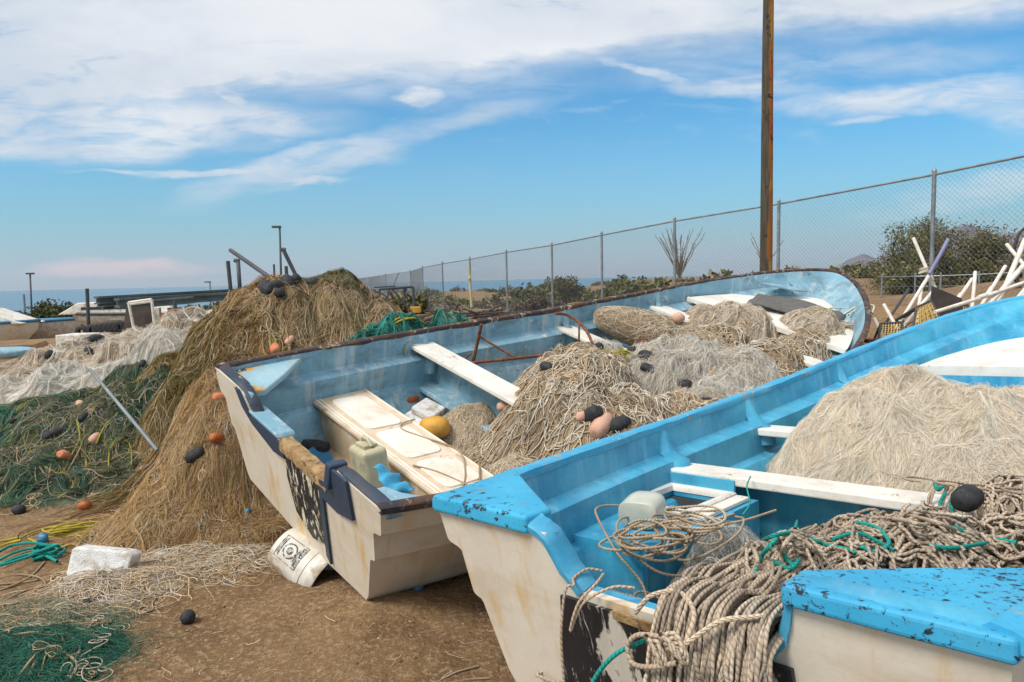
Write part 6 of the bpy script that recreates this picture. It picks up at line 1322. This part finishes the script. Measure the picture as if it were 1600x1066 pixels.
# small moored hulls on land
def small_boat(label, x0_, x1q, ytop, ybot, Y, hullc, rimc, bow, cabin=None):
    a, b_ = aty(x0_, ytop, Y), aty(x1q, ytop, Y); zb = aty(x0_, ybot, Y).z; L_ = abs(b_.x - a.x); root = empty('moored_boat' if False else 'beached_boat', loc=((a.x + b_.x) / 2, Y, zb)); tag(root, label, 'boat'); h = a.z - zb; m_ = MB(); V = []; Fc = []
    N = 14
    for i in range(N):
        u = i / (N - 1); x = (u - .5) * L_ * bow; w = .75 * (1 - max(0, (u - .5) / .5) ** 2.4) + .001; hh = h * (1 + .12 * u * u)
        V += [(x, -w, hh), (x - bow * .05 * u, -w * .95, hh * .55), (x - bow * .35 * u ** 3, -w * .6, 0), (x - bow * .35 * u ** 3, w * .6, 0), (x - bow * .05 * u, w * .95, hh * .55), (x, w, hh)]
    for i in range(N - 1):
        for j in range(5): Fc.append((i * 6 + j, i * 6 + j + 1, (i + 1) * 6 + j + 1, (i + 1) * 6 + j))
    Fc.append((0, 1, 2, 3, 4, 5)); m_.add(V, Fc); m_.build('hull', hullc, root, smooth=True, auto=40)
    for s_ in (0, 5): MB().tube([V[i * 6 + s_] for i in range(N)], .045, 6).build('gunwale', rimc, root, smooth=True)
    MB().add([V[i * 6 + k] for i in range(N) for k in (0, 5)], [(2 * i, 2 * i + 1, 2 * i + 3, 2 * i + 2) for i in range(N - 1)]).build('deck', hullc, root).location.z = -.05
    if cabin == 'tent':
        m2 = MB(); m2.prism([(-.9, h), (0, h + .42), (1.2, h)], lambda p, q, t: Vector((p, t, q)), -.5, .5); m2.build('cover', M['white'], root)
    if cabin == 'cabin':
        m2 = MB(); m2.prism([(-1.3, h), (-.7, h + .33), (.9, h + .36), (1.7, h)], lambda p, q, t: Vector((p * 1.0, t, q)), -.55, .55); c_ = m2.build('cabin', M['white'], root, bevel=.03)
        MB().box((.15, -.556, h + .17), (1.5, .012, .07)).build('window', M['float'], c_)
    return root
small_boat('grey white open boat with blue rim, frontmost of those laid up at left', -60, 128, 505, 531, 21, M['white'], M['bluepl'], 1, None)
small_boat('cream boat with a folded white awning at the left edge', -90, 62, 507, 533, 19.5, M['hull'], M['bluepl'], 1, 'tent')
small_boat('white cabin boat with black stripe behind the dark post', 112, 245, 491, 510, 20, M['white'], M['darksteel'], -1, 'cabin')
# skeletal frame right of the heap
o = MB(); Y = 15.5; P = lambda x, y, Y=15.5: aty(x, y, Y)
for p, q, r_ in (((593, 452), (645, 448), .055), ((645, 448), (648, 478), .055), ((631, 451), (632, 472), .05), ((612, 451), (656, 502), .035), ((585, 449), (618, 447), .03), ((597, 458), (606, 466), .03), ((609, 452), (604, 468), .03)): o.tube([P(*p), P(*q)], r_ * .62, 6)
for p, q in (((593, 452), (593, 500)), ((645, 449), (648, 500))): o.tube([P(*p, 16.3), P(*q, 16.3)], .03, 6)
tag(o.build('steel_frame', M['darksteel'], None), 'dark steel frame standing right of the tallest heap', 'frame')
box_at('fuel_box', 'mustard yellow box at the foot of the steel frame', 'box', 641, 480, 656, 489, 15.8, .25, M['yellowf'])
pole((623, 426), (612, 450), 31, .03, 'thin pole leaning against the far run of fence', 'galv'); M['paley'] = mat_plain('pale_yellow_wood', (.50, .44, .26), .8)
pole((733, 418), (737, 480), 25.5, .05, 'pale yellow post beside a fence post', 'paley')
o = MB(); o.blob(aty(733.5, 435, 25.4), (.07, .04, .08), 10, .05); tag(o.build('post_tag', M['paley'], None), 'small yellow tag on the pale yellow post', 'tag')
# debris on the ground by the fence
def pile(label, px, py, Y, n, seed):
    rs = random.Random(seed); o = MB(); c_ = aty(px, py, Y); z = g1(c_.x, c_.y)
    for i in range(n):
        a = rs.uniform(0, 3.14); L_ = rs.uniform(.2, .7); q = Vector((c_.x + rs.gauss(0, .5), c_.y + rs.gauss(0, .5), z + rs.uniform(.02, .18))); d = Vector((math.cos(a), math.sin(a), rs.gauss(0, .2))) * L_; o.tube([q - d, q + d], rs.uniform(.012, .03), 5)
    return tag(o.build('debris_pile', M['darkbrown'], None), label, 'debris', kind='stuff')
pile('dark scrap sticks heaped by the fence near the steel frame', 665, 495, 17, 40, 1); pile('dark brushwood sticks under the fence further right', 755, 492, 20, 50, 2)

# ------------------------------------------------------------------ litter in front
o = MB(); Mk = Matrix.Translation(atz(458, 880, .17) + Vector((-.10, .14, .045))) @ Matrix.Rotation(R(-22), 4, 'Z') @ Matrix.Rotation(R(118), 4, 'Y') @ Matrix.Rotation(R(35), 4, 'Z') @ Matrix.Scale(.88, 4)
hB = .36; prof = [(.10, .0), (.128, .004), (.132, .03), (.140, .22), (.146, .225), (.147, .26), (.142, .262), (.146, .30), (.155, .305), (.155, .355), (.150, .362), (.143, .355), (.138, .25), (.126, .02), (.02, .015)]
o.lathe([(r_, z) for r_, z in prof], 40, Mk, cap=False); o.lathe([(.10, 0), (.001, 0.001)], 40, Mk, cap=False)
bucket = tag(o.build('bucket', M['white'], None, smooth=True, auto=45), 'white plastic bucket lying on its side under the stern of the heeled boat', 'bucket')
o = MB(); pts = [Mk @ Vector((.152 * math.cos(a), .152 * math.sin(a) , .33 + .10 * math.sin(a) * (1 if True else 0))) for a in np.linspace(0, math.pi, 20)]; o.tube(pts, .006, 6); part_of(o.build('handle', M['pvc'], None, smooth=True), bucket)
# printed panel on the bucket side: frame, round emblem and rows of lettering
def on_bucket(a, z, lift=.002): r_ = .130 + .05 * z; return Mk @ Vector(((r_ + lift) * math.cos(a), (r_ + lift) * math.sin(a), z))
def strip(mm, a0, a1, z0, z1, lift=.0022):
    n_ = 6; V = [on_bucket(a0 + (a1 - a0) * i / n_, z, lift) for i in range(n_ + 1) for z in (z0, z1)]; mm.add(V, [(2 * i, 2 * i + 1, 2 * i + 3, 2 * i + 2) for i in range(n_)])
BA = None
best = None
for k in range(72):
    a = k * 2 * math.pi / 72; p = on_bucket(a, .12); nrm = (Mk.to_3x3() @ Vector((math.cos(a), math.sin(a), 0))); sc = nrm.dot((Vector((0, 0, H_CAM)) - p).normalized()) + .25 * nrm.x * 0
    if best is None or sc > best[0]: best = (sc, a)
BA = best[1]
pm_ = MB(); 
for a0, a1, z0, z1 in ((-.55, .55, .035, .040), (-.55, .55, .205, .210), (-.55, -.52, .035, .21), (.52, .55, .035, .21), (-.44, .44, .18, .192), (-.30, .30, .168, .174), (-.44, .44, .055, .062), (-.36, .36, .045, .050)): strip(pm_, BA + a0, BA + a1, z0, z1)
ring = 26
for r1, r2 in ((.048, .040), (.022, .006)):
    V = []; 
    for i in range(ring):
        t = 2 * math.pi * i / ring
        for rr in (r1, r2): V.append(on_bucket(BA + rr * math.cos(t) / .135, .118 + rr * math.sin(t), .0022))
    pm_.add(V, [(2 * i, 2 * i + 1, (2 * i + 3) % (2 * ring), (2 * i + 2) % (2 * ring)) for i in range(ring)])
for i in range(9): strip(pm_, BA - .46 + i * .105, BA - .46 + i * .105 + .055, .183, .200, .0026) if i % 2 else strip(pm_, BA - .46 + i * .105, BA - .46 + i * .105 + .07, .189, .201, .0026)
part_of(pm_.build('printed_label', M['paper'], None), bucket)
# foam box
o = MB(); c0 = atz(148, 922, .0); Mf = Matrix.Translation((c0.x, c0.y + .06, .0)) @ Matrix.Rotation(R(-4), 4, 'Z') @ Matrix.Rotation(R(3), 4, 'Y') @ Matrix.Rotation(R(-12), 4, 'X'); o.prism([(-.18, .05), (-.175, .19), (-.15, .205), (.15, .195), (.185, .175), (.165, .08), (.12, .035), (.06, .035), (.03, .06), (-.03, .065), (-.06, .045), (-.10, .045), (-.12, .03)], lambda x, z, t: Mf @ Vector((x, t + .12 * (z - .05), z)), -.05, .05)
fb_ = tag(o.build('foam_box', M['foam'], None, bevel=.015, seg=3), 'broken white foam box on the sand in front of the green heap', 'foam box')
o = MB(); o.box((0, -.02, .035), (.30, .20, .05)); o.v = [tuple(Mf @ Vector(v)) for v in o.v]; part_of(o.build('grey_base', M['clearpl'], None, bevel=.01), fb_)
def ground_blob(name, label, cat, px, py, r, mat, rot=0, jit=.04, pw=1.):
    c_ = atz(px, py, 0); z = g1(c_.x, c_.y); o = MB(); o.blob((c_.x, c_.y, z + r[2] * .75), r, 14, jit, Matrix.Rotation(rot, 3, 'Z'), pw=pw); return tag(o.build(name, M[mat], None, smooth=True), label, cat)
ground_blob('net_float', 'round dark float alone on the bare sand', 'float', 295, 988, (.036, .036, .034), 'float'); ground_blob('net_float', 'small dark float at the left of the bare sand strip', 'float', 30, 803, (.05, .04, .04), 'float')
ground_blob('rag', 'rust coloured rag on the sand beside the yellow rope', 'rag', 133, 800, (.05, .04, .035), 'redor', jit=.2); ground_blob('bottle_cap', 'small blue cap by the lower left corner of the foam box', 'cap', 106, 928, (.018, .018, .014), 'bluepl')
ground_blob('bottle_cap', 'small blue cap on the pale tangle right of the foam box', 'cap', 333, 897, (.016, .012, .010), 'bluepl'); ground_blob('net_float', 'dark float beside the foam box on the green fringe', 'float', 140, 958, (.035, .03, .02), 'float')
ground_blob('rag', 'blue and white scrap on top of the teal rope bundle', 'rag', 68, 852, (.035, .025, .035), 'bluepl', jit=.25); ground_blob('rag', 'orange scrap on the sand left of the bucket', 'rag', 422, 848, (.04, .03, .03), 'orange', jit=.2)
ground_blob('rag', 'dark blue scrap on the sand under the heeled boat', 'rag', 655, 942, (.03, .03, .012), 'bluepl', jit=.25)
c_ = atz(250, 875, .03); o = MB(); Mb = Matrix.Translation((c_.x, c_.y, .055)) @ Matrix.Rotation(R(-35), 4, 'Z') @ Matrix.Rotation(R(96), 4, 'Y'); o.lathe([(.036, 0), (.040, .01), (.040, .10), (.034, .13), (.016, .16), (.016, .175)], 20, Mb); tag(o.build('plastic_bottle', M['clearpl'], None, smooth=True, auto=50), 'cloudy plastic bottle lying right of the foam box', 'bottle')
c_ = atz(688, 940, .03); o = MB(); o.prism([(-.14, -.05), (-.05, -.09), (.13, .0), (.10, .05), (-.02, .07)], lambda x, y, t: Vector((c_.x + x, c_.y + y, .05 + t + .3 * x * x + .1 * y)), 0, .006); tag(o.build('plywood_scrap', M['cardbrown'], None), 'thin board scrap on the sand under the heeled boat', 'board')
p0, p1 = aty(141, 578, 6.2), aty(246, 704, 5.0); tag(MB().tube([p0, p1], .0135, 12).build('metal_pipe', M['galv'], None, smooth=True, auto=60), 'grey metal pipe slanting across the green heap', 'pipe')
# pebbles and crumbs: nobody could count them
n_ = 11000; th = RNG.uniform(R(-42), R(12), n_); rr = RNG.uniform(2.4, 7, n_); X = rr * np.sin(th); Y = rr * np.cos(th); Z = gh(X, Y); s_ = RNG.uniform(.0012, .0045, n_) * np.where(RNG.random(n_) < .04, 2.8, 1)
oc = np.array([(1, 0, 0), (-1, 0, 0), (0, 1, 0), (0, -1, 0), (0, 0, .6), (0, 0, -.6)]); V = (np.stack([X, Y, Z + s_ * .2], 1)[:, None] + oc[None] * s_[:, None, None] * RNG.uniform(.6, 1.4, (n_, 1, 3))).reshape(-1, 3)
fo = np.array([(0, 2, 4), (2, 1, 4), (1, 3, 4), (3, 0, 4), (2, 0, 5), (1, 2, 5), (3, 1, 5), (0, 3, 5)]); Fq = (np.arange(n_)[:, None, None] * 6 + fo[None]).reshape(-1, 3)
tag(raw('pebbles', V, [Fq], M['leaf'], smooth=False, col=np.repeat(pick([(.30, .21, .13), (.12, .08, .05), (.5, .42, .33), (.2, .13, .08)], [3, 3, 1, 2])(X, Y), 6, 0)), 'scattered grit and pebbles on the sand', 'pebbles', kind='stuff')
P = walk(gf, 700, 8, .012, lambda n: (RNG.uniform(-2.8, .6, n), RNG.uniform(2.6, 5.2, n)), lambda x, y: x * 0, 2, .4, (0, .006), gf, None, .003); cc = pick([TAN, BROWN, BEIGE], [2, 2, 1])(P[:, 0, 0], P[:, 0, 1]); v, f, c = ribbons(P, np.full(len(P), .002), cc * .8)
tag(raw('straw_litter', v, [f], M['leaf'], col=c), 'scattered bits of twine and straw on the sand', 'litter', kind='stuff')
# ------------------------------------------------------------------ air
hm = bpy.data.materials.new('haze_air'); hm.use_nodes = True; ht = hm.node_tree; ht.nodes.clear(); pv = ht.nodes.new('ShaderNodeVolumePrincipled'); ho = ht.nodes.new('ShaderNodeOutputMaterial')
pv.inputs['Color'].default_value = (.80, .88, .96, 1); pv.inputs['Density'].default_value = .00004; pv.inputs['Anisotropy'].default_value = .3; ht.links.new(pv.outputs[0], ho.inputs['Volume'])
o = MB().box((0, 19000, 190), (44000, 42000, 404)).build('haze', hm, None, recentre=False); tag(o, 'thin bluish sea haze over the far land and water', 'haze', kind='stuff')
#@@END
